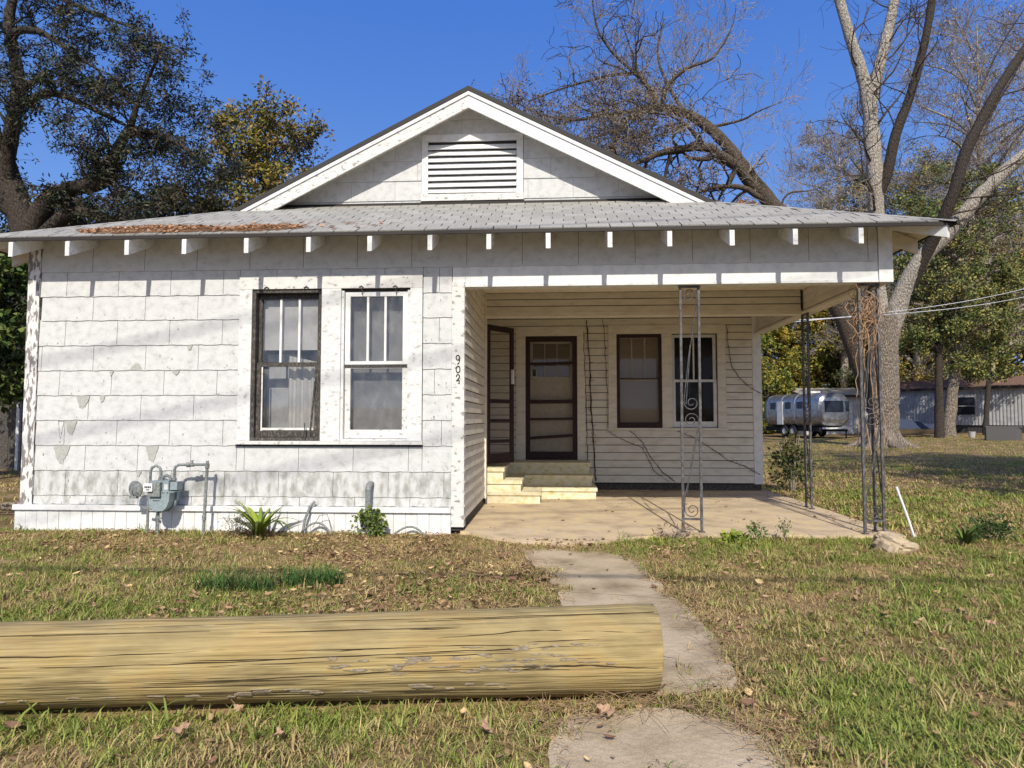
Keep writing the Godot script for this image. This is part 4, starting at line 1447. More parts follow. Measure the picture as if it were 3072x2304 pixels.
func build_log() -> void:
	# a felled pole lying across the front lawn
	var a := Vector3(-4.6, 0.15, 4.767)
	var b := Vector3(0.447, 0.164, 4.112)
	var o := thing("wooden_log", "long yellowish weathered pole lying across the front lawn and path edge", "log", b)
	var ax := (b - a).normalized()
	var f := FastNoiseLite.new()
	f.seed = 8
	f.frequency = 0.06
	f.fractal_octaves = 4
	var s := MB.new()
	var rings := 170
	var sides := 72
	var up := Vector3.UP
	var w := ax.cross(up).normalized()
	up = w.cross(ax).normalized()
	for i in rings + 1:
		var t := float(i) / rings
		var r0 := lerpf(0.156, 0.195, t)
		for j in sides + 1:
			var th := TAU * j / sides
			# long shallow checks and peeled flakes
			var g := f.get_noise_2d(t * 60.0, cos(th) * 90.0 + sin(th) * 77.0)
			var g2 := f.get_noise_3d(t * 300.0 + 50.0, cos(th) * 60.0, sin(th) * 60.0)
			var r := r0 + 0.004 * g + 0.003 * g2 + 0.006 * sin(t * 5.0 + 1.0)
			if t > 0.985:
				r -= 0.006 * (t - 0.985) / 0.015
			var p := (a - b) * (1.0 - t) + (up * cos(th) + w * sin(th)) * r
			if i == rings:
				p += ax * (0.012 * cos(th + 0.6))
			s.v.append(p)
			s.n.append((up * cos(th) + w * sin(th) + ax * 0.0).normalized())
			s.t.append(Vector2(t * 5.1, float(j) / sides))
	for i in rings:
		for j in sides:
			var k := i * (sides + 1) + j
			s.ix.append_array(PackedInt32Array([k, k + sides + 1, k + 1, k + 1, k + sides + 1, k + sides + 2]))
	part("bole", s, M.log, o)
	var e := MB.new()
	for j in sides:
		var t0 := TAU * j / sides
		var t1 := TAU * (j + 1) / sides
		var q := func(th: float) -> Vector3: return (up * cos(th) + w * sin(th)) * 0.189 + ax * (0.012 * cos(th + 0.6))
		e.tri(Vector3.ZERO, q.call(t1), q.call(t0))
	part("cut_end", e, M.log_end, o)
	# cracks: thin dark wedges sunk in the surface
	rng.seed = 31
	var cr := MB.new()
	for i in 46:
		var t := rf(0.35, 0.985)
		var th := rf(0.25, 2.5)
		var l := rf(0.04, 0.17)
		var pts := []
		var drift := rf(-0.05, 0.05)
		for k in 7:
			var tt := clampf(t + l * (k / 6.0 - 0.5), 0.0, 0.998)
			var r0 := lerpf(0.156, 0.195, tt) + 0.006 * sin(tt * 5.0 + 1.0) + 0.0005
			var h := th + drift * (k / 6.0) + rf(-0.008, 0.008)
			pts.append((a - b) * (1.0 - tt) + (up * cos(h) + w * sin(h)) * r0)
		var rr := PackedFloat32Array()
		for k in 7:
			rr.append(rf(0.0012, 0.0026) * (1.0 - pow(absf(k / 3.0 - 1.0), 2.0) * 0.8))
		cr.tube(PackedVector3Array(pts), rr, 4)
	for q in [[0.62, 1.28, 0.5], [0.74, 1.66, 0.36], [0.5, 1.05, 0.4], [0.9, 0.85, 0.18], [0.93, 1.62, 0.13]]:
		var pts := []
		var rr := PackedFloat32Array()
		for k in 21:
			var tt := clampf(q[0] + q[2] * (k / 20.0 - 0.5), 0.0, 0.998)
			var r0 := lerpf(0.156, 0.195, tt) + 0.006 * sin(tt * 5.0 + 1.0) + 0.0003
			var h: float = q[1] + 0.05 * sin(k * 0.3 + q[0] * 9.0) + rf(-0.012, 0.012)
			pts.append((a - b) * (1.0 - tt) + (up * cos(h) + w * sin(h)) * r0)
			rr.append(rf(0.0014, 0.0034) * (1.0 - pow(absf(k / 10.0 - 1.0), 2.0) * 0.85))
		cr.tube(PackedVector3Array(pts), rr, 4)
	var ck := part("cracks", cr, mat(0.05, 0.035, 0.02, 0.95), o)
	stuff(ck)
	# grey bark still clinging near the right end
	for q in [[0.80, 1.45, 0.075, 0.22, 26], [0.90, 1.36, 0.06, 0.26, 24], [0.76, 2.05, 0.11, 0.1, 16], [0.55, 2.15, 0.12, 0.08, 8]]:
		var p := MB.new()
		var at := func(t: float, th: float, lift: float) -> Vector3:
			var r := lerpf(0.156, 0.195, t) + 0.006 * sin(t * 5.0 + 1.0) + lift
			return (a - b) * (1.0 - t) + (up * cos(th) + w * sin(th)) * r
		for flake in int(q[4]):
			var c0 := Vector2(minf(q[0] + q[2] * rf(-1, 1), 0.985), q[1] + q[3] * rf(-1, 1))
			var ln := rf(0.004, 0.014)
			var wd := rf(0.012, 0.05)
			var n := 13
			var ring := []
			for k in n:
				var an := TAU * k / n
				var rr := rf(0.45, 1.15)
				ring.append(Vector2(minf(c0.x + ln * rr * cos(an), 0.992), c0.y + wd * rr * sin(an)))
			var hgt := rf(0.002, 0.005)
			for k in n:
				var u0: Vector2 = ring[k]
				var u1: Vector2 = ring[(k + 1) % n]
				var m0 := c0.lerp(u0, 0.8)
				var m1 := c0.lerp(u1, 0.8)
				p.tri(at.call(c0.x, c0.y, hgt), at.call(m0.x, m0.y, hgt), at.call(m1.x, m1.y, hgt))
				p.quad(at.call(m0.x, m0.y, hgt), at.call(u0.x, u0.y, -0.002), at.call(u1.x, u1.y, -0.002), at.call(m1.x, m1.y, hgt))
		stuff(part("bark_flakes", p, M.log_bark, o))

func build_meter() -> void:
	var o := thing("gas_meter", "blue-grey gas meter with regulator disc and pipes against the front wall", "gas meter", Vector3(-4.18, 0, 0.22))
	var X := func(cx: float) -> float: return (cx - 700.0) * 0.00109 + 0.16
	var Y := func(cy: float) -> float: return 0.226 - (cy - 580.0) * 0.00109
	# bowl
	var prof := PackedVector2Array([Vector2(X.call(445), Y.call(395)), Vector2(X.call(450), Y.call(480)), Vector2(X.call(462), Y.call(540)), Vector2(X.call(490), Y.call(572)), Vector2(X.call(530), Y.call(582)), Vector2(X.call(595), Y.call(578)), Vector2(X.call(630), Y.call(545)), Vector2(X.call(655), Y.call(480)), Vector2(X.call(660), Y.call(395))])
	var s := MB.new()
	s.prism(prof, -0.02, 0.09)
	part("bowl", s, M.meter, o)
	var rim := MB.new()
	var big := PackedVector2Array()
	for p in prof:
		big.append((p - Vector2(X.call(552), Y.call(450))) * 1.13 + Vector2(X.call(556), Y.call(450)))
	rim.prism(big, -0.045, -0.022)
	rim.prism(prof, -0.1, -0.046)
	part("rim", rim, M.meter, o)
	var bolts := MB.new()
	for k in 9:
		var bp: Vector2 = prof[k]
		bp = (bp - Vector2(X.call(552), Y.call(450))) * 1.07 + Vector2(X.call(555), Y.call(450))
		bolts.lathe(Vector3(bp.x, bp.y, -0.022), Vector3(0, 0, 1), [Vector2(0.0065, 0.0), Vector2(0.0065, 0.009), Vector2(0.0, 0.009)], 6)
	for k in 6:
		bolts.lathe(Vector3(X.call(455 + k * 46), Y.call(396), 0.095), Vector3(0, 0, 1), [Vector2(0.006, 0.0), Vector2(0.006, 0.008), Vector2(0.0, 0.008)], 6)
	stuff(part("bolts", bolts, M.pipe, o))
	block("name_plate", Vector3(X.call(596), Y.call(372), 0.0752), Vector3(X.call(632), Y.call(322), 0.077), M.tin, o)
	var head := MB.new()
	head.span(Vector3(X.call(452), Y.call(392), -0.07), Vector3(X.call(640), Y.call(288), 0.075))
	head.span(Vector3(X.call(642), Y.call(378), -0.06), Vector3(X.call(712), Y.call(300), 0.05))
	head.span(Vector3(X.call(440), Y.call(402), -0.075), Vector3(X.call(700), Y.call(390), 0.095))
	part("head", head, M.meter, o)
	var hump := MB.new()
	hump.wire([Vector3(X.call(535), Y.call(285), 0), Vector3(X.call(545), Y.call(255), 0), Vector3(X.call(578), Y.call(240), 0), Vector3(X.call(610), Y.call(255), 0), Vector3(X.call(622), Y.call(285), 0)], 0.017, 8)
	part("bridge", hump, M.pipe, o)
	var ib := MB.new()
	ib.span(Vector3(X.call(428), Y.call(385), 0.08), Vector3(X.call(515), Y.call(308), 0.15))
	part("index_box", ib, M.pvc, o)
	var ic := MB.new()
	ic.span(Vector3(X.call(462), Y.call(436), 0.077), Vector3(X.call(578), Y.call(300), 0.125))
	part("index_cover", ic, M.pipe, o)
	var dg := MB.new()
	for k in 4:
		dg.span(Vector3(X.call(440 + k * 17), Y.call(352), 0.1505), Vector3(X.call(452 + k * 17), Y.call(334), 0.153))
	dg.span(Vector3(X.call(455), Y.call(372), 0.1505), Vector3(X.call(490), Y.call(364), 0.153))
	part("dials", dg, M.black, o)
	var slot := MB.new()
	slot.span(Vector3(X.call(495), Y.call(482), 0.0905), Vector3(X.call(562), Y.call(476), 0.0925))
	part("slot", slot, M.black, o)
	# regulator disc
	var rg := MB.new()
	var ra := Vector3(-0.25, -0.05, 1.0)
	var rc := Vector3(X.call(276), Y.call(376), 0.02)
	rg.lathe(rc, ra, [Vector2(0.0, -0.045), Vector2(0.05, -0.04), Vector2(0.083, -0.012), Vector2(0.09, -0.006), Vector2(0.09, 0.008), Vector2(0.082, 0.012), Vector2(0.055, 0.03), Vector2(0.03, 0.036), Vector2(0.0, 0.036)], 26)
	part("regulator", rg, M.pipe, o)
	var vent := MB.new()
	vent.span(rc + Vector3(-0.045, -0.095, 0.0), rc + Vector3(0.035, -0.07, 0.045))
	vent.bar(rc + Vector3(-0.012, -0.08, 0.03), rc + Vector3(-0.022, -0.01, 0.045), 0.022, 0.022)
	part("regulator_vent", vent, M.pipe, o)
	# pipes
	var bend := MB.new()
	bend.wire([Vector3(X.call(392), Y.call(800), 0), Vector3(X.call(398), Y.call(430), 0), Vector3(X.call(410), Y.call(300), 0), Vector3(X.call(412), Y.call(200), 0), Vector3(X.call(425), Y.call(165), 0), Vector3(X.call(466), Y.call(145), 0), Vector3(X.call(506), Y.call(165), 0), Vector3(X.call(519), Y.call(200), 0), Vector3(X.call(519), Y.call(285), 0)], 0.0145, 10)
	part("inlet_pipe", bend, M.pipe, o)
	var fit := MB.new()
	for y in [345.0, 545.0, 450.0, 275.0]:
		var xx: float = 519.0 if y == 275.0 else 402.0
		fit.lathe(Vector3(X.call(xx), Y.call(y), 0), Vector3.UP, [Vector2(0.0145, -0.028), Vector2(0.023, -0.022), Vector2(0.023, 0.022), Vector2(0.0145, 0.028)], 8)
	fit.bar(Vector3(X.call(350), Y.call(375), 0), Vector3(X.call(420), Y.call(372), 0), 0.035, 0.035)
	fit.bar(Vector3(X.call(345), Y.call(550), 0.01), Vector3(X.call(445), Y.call(572), 0.02), 0.02, 0.014)
	part("pipe_fitting", fit, M.pipe, o)
	var out := MB.new()
	out.wire([Vector3(X.call(655), Y.call(290), 0), Vector3(X.call(655), Y.call(190), 0), Vector3(X.call(665), Y.call(155), 0), Vector3(X.call(700), Y.call(136), 0), Vector3(X.call(990), Y.call(132), 0)], 0.0145, 10)
	part("outlet_pipe", out, M.pipe, o)
	var down := MB.new()
	down.wire([Vector3(X.call(988), Y.call(95), 0), Vector3(X.call(988), Y.call(140), 0), Vector3(X.call(975), Y.call(500), 0), Vector3(X.call(962), Y.call(820), 0)], 0.016, 10)
	for y in [145.0, 650.0]:
		down.lathe(Vector3(X.call(988.0 if y < 300 else 968.0), Y.call(y), 0), Vector3.UP, [Vector2(0.016, -0.03), Vector2(0.023, -0.024), Vector2(0.023, 0.024), Vector2(0.016, 0.03)], 8)
	part("down_pipe", down, M.pipe, o)
	var vl := MB.new()
	vl.lathe(Vector3(X.call(800), Y.call(135), 0), Vector3.RIGHT, [Vector2(0.0145, -0.03), Vector2(0.026, -0.022), Vector2(0.026, 0.016), Vector2(0.0145, 0.03)], 8)
	vl.bar(Vector3(X.call(838), Y.call(140), 0.01), Vector3(X.call(842), Y.call(92), 0.015), 0.014, 0.014)
	vl.bar(Vector3(X.call(828), Y.call(96), 0.015), Vector3(X.call(856), Y.call(92), 0.015), 0.012, 0.016)
	vl.lathe(Vector3(X.call(838), Y.call(135), 0), Vector3.RIGHT, [Vector2(0.0145, -0.022), Vector2(0.021, -0.016), Vector2(0.021, 0.016), Vector2(0.0145, 0.022)], 8)
	part("valve", vl, M.pipe, o)
	var leg := MB.new()
	leg.wire([Vector3(X.call(505), Y.call(575), 0), Vector3(X.call(502), Y.call(820), 0)], 0.013, 8)
	leg.bar(Vector3(X.call(478), Y.call(655), 0.01), Vector3(X.call(550), Y.call(660), 0.015), 0.016, 0.012)
	part("stand_pipe", leg, M.pipe, o)
	var nut := MB.new()
	for xx in [519.0, 655.0]:
		nut.lathe(Vector3(X.call(xx), Y.call(275), 0), Vector3.UP, [Vector2(0.014, -0.02), Vector2(0.026, -0.014), Vector2(0.026, 0.008), Vector2(0.014, 0.014)], 6)
	part("nut", nut, M.pipe, o)

func strap_plant(called: String, label: String, at: Vector3, n: int, h: float, w: float, c0: Color, c1: Color, curl: float, dryn: int) -> void:
	var o := thing(called, label, "plant", at)
	for i in n:
		var s := MB.new()
		var a := TAU * i / n * 2.4 + rf(-0.3, 0.3)
		var d := Vector3(cos(a), 0, sin(a) * 0.8)
		blade(s, d * rf(0.0, 0.05), d, h * rf(0.7, 1.15), w * rf(0.75, 1.2), curl * rf(0.45, 1.15), 9, 1.0)
		var c := c0.lerp(c1, rng.randf()) * rf(0.85, 1.15)
		for k in s.c.size():
			s.c[k] = c
		part("leaf", s, M.blade, o, true)
	if dryn:
		var s2 := MB.new()
		for i in dryn:
			var a := rf(0, TAU)
			var d := Vector3(cos(a), 0, sin(a))
			blade(s2, d * rf(0.02, 0.14), d, h * rf(0.2, 0.55), w * rf(0.25, 0.6), rf(1.3, 2.4), 5, 1.0)
		for k in s2.c.size():
			s2.c[k] = Color(0.34, 0.24, 0.13).lerp(Color(0.17, 0.11, 0.07), fmod(k * 0.137, 1.0))
		stuff(part("withered_leaves", s2, M.blade, o, true))

func leaf_spray(n: int, r: float, l: float, w: float, droop := 0.0) -> ArrayMesh:
	# a handful of small leaves about a twig end
	var s := MB.new()
	for i in n:
		var p := rdir() * r * pow(rng.randf(), 0.5)
		var d := (rdir() + p.normalized() * 0.8 + Vector3.DOWN * droop).normalized()
		var q := d.cross(rdir()).normalized()
		var nn := d.cross(q).normalized()
		var m := p + d * l * 0.5
		var sh := rf(0.7, 1.25)
		s.tint = Color(sh, sh, sh)
		s.quad(p, m + q * w * 0.5 + nn * w * 0.12, p + d * l, m - q * w * 0.5 + nn * w * 0.12)
	return s.mesh(true)

func bushy(called: String, label: String, cat: String, at: Vector3, size: Vector3, sprays: int, m: Mesh, cols: Array, stems: int, group := "") -> Node3D:
	var o := thing(called, label, cat, at, group)
	var s := MB.new()
	var where := []
	var tint := []
	for i in stems:
		var a := rf(0, TAU)
		var tip := Vector3(cos(a) * size.x * rf(0.2, 0.8), size.y * rf(0.5, 0.95), sin(a) * size.z * rf(0.2, 0.8))
		s.wire([Vector3(tip.x * 0.1, -0.03, tip.z * 0.1), tip * 0.5 + Vector3(0, size.y * 0.08, 0), tip], size.y * 0.008 + 0.001, 4, false)
	part("stem", s, M.twig, o)
	for i in sprays:
		var d := rdir()
		var r := pow(rng.randf(), 0.45)
		var y := (d.y * r * 0.5 + 0.5)
		var taper := 1.0 - 0.45 * y
		var p := Vector3(d.x * r * size.x * taper, y * size.y, d.z * r * size.z * taper)
		where.append(Transform3D(Basis(rdir(), rf(0, TAU)).scaled(Vector3.ONE * rf(0.7, 1.2)), p))
		var c: Color = cols[rng.randi() % cols.size()]
		tint.append(c * rf(0.75, 1.25))
	spread("leaves", m, M.leaf, where, tint, o)
	return o

func build_small_things() -> void:
	rng.seed = 505
	strap_plant("lily_plant", "bright yellow-green strap-leaved lily clump by the front wall skirting", Vector3(-3.09, -0.03, 0.3), 36, 0.47, 0.05, Color(0.33, 0.40, 0.06), Color(0.15, 0.22, 0.035), 1.75, 60)
	strap_plant("lily_plant", "dark green strap-leaved clump beside the white leaning pipe", Vector3(4.02, -0.03, 0.35), 26, 0.3, 0.026, Color(0.06, 0.12, 0.03), Color(0.16, 0.22, 0.05), 1.5, 24)
	bushy("weed_bush", "low leafy green weed growing round the vent pipe at the wall", "weed", Vector3(-1.93, -0.03, 0.2), Vector3(0.24, 0.29, 0.14), 80, leaf_spray(7, 0.035, 0.045, 0.034), [Color(0.15, 0.21, 0.05), Color(0.22, 0.27, 0.07), Color(0.09, 0.14, 0.04)], 9)
	bushy("thin_weed", "thin reddish weed with narrow leaves left of the lily clump", "weed", Vector3(-3.36, -0.03, 0.28), Vector3(0.2, 0.24, 0.12), 26, leaf_spray(4, 0.03, 0.04, 0.012), [Color(0.12, 0.1, 0.06), Color(0.16, 0.12, 0.07)], 12)
	bushy("shrub", "dark leafy shrub growing at the porch's far right corner", "shrub", Vector3(4.05, -0.03, -4.5), Vector3(0.42, 1.0, 0.4), 150, leaf_spray(8, 0.07, 0.07, 0.04), [Color(0.05, 0.08, 0.025), Color(0.08, 0.11, 0.03), Color(0.13, 0.11, 0.05)], 14)
	bushy("dark_weed", "dark green weed bush behind the strap-leaved clump on the right lawn", "weed", Vector3(4.42, -0.03, 0.1), Vector3(0.26, 0.26, 0.2), 60, leaf_spray(7, 0.04, 0.07, 0.016), [Color(0.05, 0.10, 0.03), Color(0.08, 0.14, 0.04)], 9)
	bushy("young_weed", "upright leafy weed seedling at the slab's front edge, nearer the middle post", "weed", Vector3(2.02, -0.03, 0.3), Vector3(0.13, 0.2, 0.1), 26, leaf_spray(6, 0.03, 0.05, 0.02), [Color(0.17, 0.23, 0.06), Color(0.10, 0.15, 0.04)], 6)
	bushy("young_weed", "thin-stemmed weed seedling with few leaves at the slab's front edge", "weed", Vector3(2.32, -0.03, 0.28), Vector3(0.12, 0.24, 0.1), 14, leaf_spray(5, 0.03, 0.055, 0.015), [Color(0.12, 0.17, 0.05)], 4)
	bushy("broad_weed", "yellow-green broad-leaved weed before the middle iron post", "weed", Vector3(1.78, -0.03, 0.42), Vector3(0.16, 0.1, 0.12), 24, leaf_spray(5, 0.04, 0.06, 0.05), [Color(0.34, 0.40, 0.06), Color(0.22, 0.28, 0.06)], 5)
	bushy("twiggy_weed", "dry pinkish twig heap round the foot of the middle iron post", "dry weed", Vector3(1.25, -0.03, 0.16), Vector3(0.34, 0.14, 0.14), 26, leaf_spray(4, 0.05, 0.06, 0.012), [Color(0.36, 0.22, 0.14), Color(0.25, 0.15, 0.1)], 34)
	# two clumps of long green grass in the lawn
	for k in 2:
		var s := MB.new()
		for i in 420:
			var a := rf(0, TAU)
			var d := Vector3(cos(a), 0, sin(a))
			var r := sqrt(rng.randf())
			var b := rf(0, TAU)
			s.tint = Color.WHITE
			blade(s, Vector3(cos(b) * r * [0.3, 0.24][k], 0, sin(b) * r * 0.13), d, rf(0.09, 0.2), rf(0.005, 0.008), rf(0.3, 1.3), 4, 1.0)
			var c := Color(0.045, 0.11, 0.03).lerp(Color(0.11, 0.19, 0.05), rng.randf())
			for q in 10:
				s.c[s.c.size() - 1 - q] = c
		var o := part("grass_clump", s, M.blade, self, true)
		o.position = Vector3([-2.28, -1.8][k], -0.04, [2.48, 2.3][k])
		tag(o, ["broad dark green clump of long grass behind the log, left of its twin", "smaller dark green clump of long grass touching the first on its right"][k], "grass clump", "green grass clumps in the lawn")
	# vent pipe, hose, stake, lump
	var v := thing("vent_pipe", "grey pipe with a hooded elbow rising from the weeds at the wall", "pipe", Vector3(-1.975, 0, 0.13))
	var s := MB.new()
	s.wire([Vector3(0, -0.05, 0), Vector3(0, 0.44, 0)], 0.03, 12)
	part("riser", s, M.pipe, v)
	var e := MB.new()
	e.wire([Vector3(0, 0.43, 0), Vector3(0, 0.462, -0.006), Vector3(0, 0.49, -0.03), Vector3(0, 0.497, -0.07), Vector3(0, 0.497, -0.12)], 0.034, 12)
	part("elbow", e, M.pipe, v)
	var tee := MB.new()
	tee.wire([Vector3(0.02, 0.225, -0.03), Vector3(0.12, 0.225, -0.04)], 0.012, 8)
	part("tee", tee, M.iron, v)
	for q in [[-2.56, 0.0], [-1.55, 0.62]]:
		var h := MB.new()
		var pts := []
		for k in 13:
			var f := k / 12.0
			pts.append(Vector3(-0.16 + f * 0.36, 0.13 * sin(f * PI) * (1.0 if q[1] == 0.0 else 0.75) - 0.02, 0.02 * sin(f * 7.0)))
		h.wire(pts, 0.011, 8)
		if q[1] == 0.0:
			h.wire([Vector3(-0.13, -0.02, 0), Vector3(-0.11, 0.14, -0.01), Vector3(-0.06, 0.28, -0.03), Vector3(-0.02, 0.33, -0.06)], 0.014, 8)
			h.wire([Vector3(-0.02, 0.06, 0), Vector3(0.06, 0.19, 0.01), Vector3(0.14, 0.2, 0.0), Vector3(0.17, 0.1, 0.0), Vector3(0.19, 0.0, 0.0)], 0.004, 5)
		var o := part("cable", h, M.pipe)
		o.position = Vector3(q[0], -0.02, 0.12)
		tag(o, "grey cable looping out of the ground right of the lily clump" if q[1] == 0.0 else "small grey cable loop at the wall right of the vent pipe", "cable", "grey cables by the wall")
	var st := MB.new()
	st.wire([Vector3(0, -0.08, 0), Vector3(-0.085, 0.2, 0.0), Vector3(-0.185, 0.5, 0.0)], 0.0125, 10)
	var so := part("plastic_pipe", st, M.pvc)
	so.position = Vector3(3.73, 0, 0.02)
	tag(so, "thin white plastic pipe leaning out of the lawn by the corner post", "pipe")
	var lump := MB.new()
	var nf := FastNoiseLite.new()
	nf.seed = 3
	nf.frequency = 1.5
	nf.fractal_octaves = 5
	nf.fractal_gain = 0.6
	for i in 20:
		for j in 32:
			var q := []
			for d in [[0, 0], [0, 1], [1, 1], [1, 0]]:
				var la : float = PI * (i + d[0]) / 20.0
				var lo : float = TAU * (j + d[1]) / 32.0
				var p := Vector3(sin(la) * cos(lo), cos(la), sin(la) * sin(lo))
				var r := 1.0 + 0.35 * nf.get_noise_3dv(p)
				var bx := Vector3(signf(p.x) * pow(absf(p.x), 0.6), signf(p.y) * pow(absf(p.y), 0.5), signf(p.z) * pow(absf(p.z), 0.6))
				q.append(bx * r * Vector3(0.15, 0.11, 0.16))
			lump.quad(q[0], q[1], q[2], q[3])
	var lo2 := part("concrete_lump", lump, M.path)
	lo2.position = Vector3(3.17, 0.0, 0.72)
	lo2.rotation = Vector3(0.25, 0.4, -0.12)
	tag(lo2, "broken lump of tan concrete at the slab's outer front corner", "concrete lump")
	# dead vine stems on the porch's back wall
	var vines := [
		["thick dead vine running straight up the wall beside the door casing", [Vector2(0.72, 0.15), Vector2(0.7, 0.45), Vector2(0.685, 0.9), Vector2(0.645, 1.5), Vector2(0.635, 2.1), Vector2(0.60, 2.6), Vector2(0.575, 2.95)], 0.011],
		["thinner dead vine on the casing's edge, left of the thick one", [Vector2(0.59, 0.5), Vector2(0.575, 1.0), Vector2(0.565, 1.6), Vector2(0.54, 2.2), Vector2(0.53, 2.8)], 0.006],
		["dead vine hanging along the porch window casing's left side", [Vector2(0.92, 1.05), Vector2(0.925, 1.6), Vector2(0.905, 2.2), Vector2(0.88, 2.75), Vector2(0.85, 2.95)], 0.005],
		["long dead vine climbing from the slab to the porch window sill", [Vector2(2.05, 0.15), Vector2(1.85, 0.3), Vector2(1.62, 0.6), Vector2(1.52, 0.8), Vector2(1.4, 0.93), Vector2(1.28, 1.02)], 0.006],
		["lower dead vine branching across the boards under the porch windows", [Vector2(1.95, 0.14), Vector2(1.7, 0.33), Vector2(1.6, 0.55), Vector2(1.5, 0.72), Vector2(1.3, 0.8), Vector2(1.05, 0.92), Vector2(0.93, 1.0)], 0.005],
		["dead vine trailing right under the porch windows to the corner board", [Vector2(2.1, 1.0), Vector2(2.4, 0.88), Vector2(2.65, 0.72), Vector2(2.95, 0.5), Vector2(3.2, 0.42), Vector2(3.5, 0.25)], 0.006],
		["dead vine on the wall between the porch windows and the corner board", [Vector2(2.95, 2.8), Vector2(2.98, 2.4), Vector2(3.02, 2.1), Vector2(3.15, 1.9), Vector2(3.35, 1.72), Vector2(3.52, 1.62)], 0.006]]
	for q in vines:
		var vs := MB.new()
		var pts: Array = q[1]
		var line := []
		for i in pts.size() - 1:
			for k in 7:
				var p: Vector2 = (pts[i] as Vector2).lerp(pts[i + 1], k / 7.0)
				line.append(Vector3(p.x + rf(-0.008, 0.008), p.y, -4.32 + rf(0.0, 0.01)))
		var rr := PackedFloat32Array()
		for k in line.size():
			rr.append(q[2] * rf(0.55, 1.25))
		vs.tube(PackedVector3Array(line), rr, 5)
		for k in line.size():
			if rng.randf() < 0.35:
				var d := Vector3(rf(-1, 1), rf(-0.6, 0.8), 0.15).normalized() * rf(0.02, 0.09)
				vs.wire([line[k], line[k] + d * 0.5 + Vector3(0, 0.006, 0.005), line[k] + d], q[2] * 0.35, 3, false)
		var o := part("dead_vine", vs, M.vine)
		tag(o, q[0], "vine", "dead vines on the porch wall")
	# the tangle at the head of the corner post
	var tg := MB.new()
	for i in 170:
		var p := Vector3(rf(3.25, 3.46), 2.6 - 0.75 * pow(rng.randf(), 1.8), rf(-0.25, -0.03))
		var line := [p]
		var d := rdir()
		for k in 8:
			d = (d + rdir() * 0.6 + Vector3.DOWN * 0.22 + (Vector3(3.35, 2.35, -0.13) - p) * 2.2).normalized()
			p += d * rf(0.025, 0.06)
			line.append(p)
		tg.wire(line, rf(0.0018, 0.0042), 4, false)
	for i in 6:
		var p := Vector3(rf(3.26, 3.46), 2.3, rf(-0.22, -0.05))
		var line := [p]
		for k in 12:
			p += Vector3(rf(-0.03, 0.03), -rf(0.08, 0.16), rf(-0.02, 0.02))
			line.append(p)
		tg.wire(line, rf(0.003, 0.005), 4, false)
	tag(part("vine_tangle", tg, M.vine_pale), "tangle of bare tan vine stems caught in the corner post's head", "vine")
	# pine straw and leaves caught on the roof
	var where := []
	var tint := []
	var where2 := []
	var tint2 := []
	var straw := MB.new()
	straw.wire([Vector3(-0.07, 0, 0), Vector3(0, 0.008, 0.01), Vector3(0.07, 0, 0)], 0.0016, 3, false)
	for q in [[-4.45, 0.16, 0.78, 0.27, 1000], [-3.16, 0.2, 0.48, 0.2, 560], [-3.75, 0.3, 0.5, 0.1, 220], [-3.6, 0.1, 2.0, 0.36, 160]]:
		for i in int(q[4]):
			var a := rf(0, TAU)
			var r := pow(rng.randf(), 0.62)
			var x: float = q[0] + q[2] * r * cos(a)
			var z: float = q[1] + q[3] * r * sin(a)
			if z > 0.42:
				continue
			var y := skirt_y(z) + 0.016 + rf(0, 0.022) * (1.0 - r)
			var c := Color(0.27, 0.14, 0.08).lerp(Color(0.42, 0.26, 0.16), rng.randf()) * rf(0.7, 1.15)
			if i % 4:
				where.append(Transform3D(Basis(Vector3.RIGHT, 0.42) * Basis(Vector3.UP, rf(-0.9, 0.9)) * Basis(Vector3.FORWARD, rf(-0.25, 0.25)), Vector3(x, y, z)))
				tint.append(c)
			else:
				where2.append(Transform3D(Basis(Vector3.RIGHT, 0.42) * Basis(Vector3.UP, rf(0, TAU)) * Basis(Vector3.FORWARD, rf(-0.5, 0.5)), Vector3(x, y, z)))
				tint2.append(c * 1.2)
	var lit := Node3D.new()
	put(lit, "roof_leaf_litter")
	stuff(lit)
	spread("pine_straw", straw.mesh(true), M.dry, where, tint, lit)
	spread("dead_leaves", dead_leaf(0.07, 0.035, 0.4), M.dry, where2, tint2, lit)

# ---------------------------------------------------------------- trees
func V4(x: float, y: float, z: float, r: float) -> Vector4:
	return Vector4(x, y, z, r)

func limb(s: MB, p: Array, sides: int, wob := 0.06) -> Array:
	# a smooth tapering limb through the given points (xyz and radius); returns its finer points
	var out := []
	for i in p.size() - 1:
		var a: Vector4 = p[maxi(i - 1, 0)]
		var b: Vector4 = p[i]
		var c: Vector4 = p[i + 1]
		var d: Vector4 = p[mini(i + 2, p.size() - 1)]
		var n := 4
		for k in n:
			var t := k / float(n)
			var q := 0.5 * ((2.0 * b) + (c - a) * t + (2.0 * a - 5.0 * b + 4.0 * c - d) * t * t + (3.0 * b - a - 3.0 * c + d) * t * t * t)
			q.w = lerpf(b.w, c.w, t)
			out.append(q)
	out.append(p[p.size() - 1])
	var pts := PackedVector3Array()
	var rr := PackedFloat32Array()
	for i in out.size():
		var q: Vector4 = out[i]
		var j := rdir() * q.w * wob
		out[i] = Vector4(q.x + j.x, q.y + j.y, q.z + j.z, q.w * rf(0.93, 1.08))
		pts.append(Vector3(out[i].x, out[i].y, out[i].z))
		rr.append(out[i].w)
	s.tube(pts, rr, sides)
	return out

var tips := []

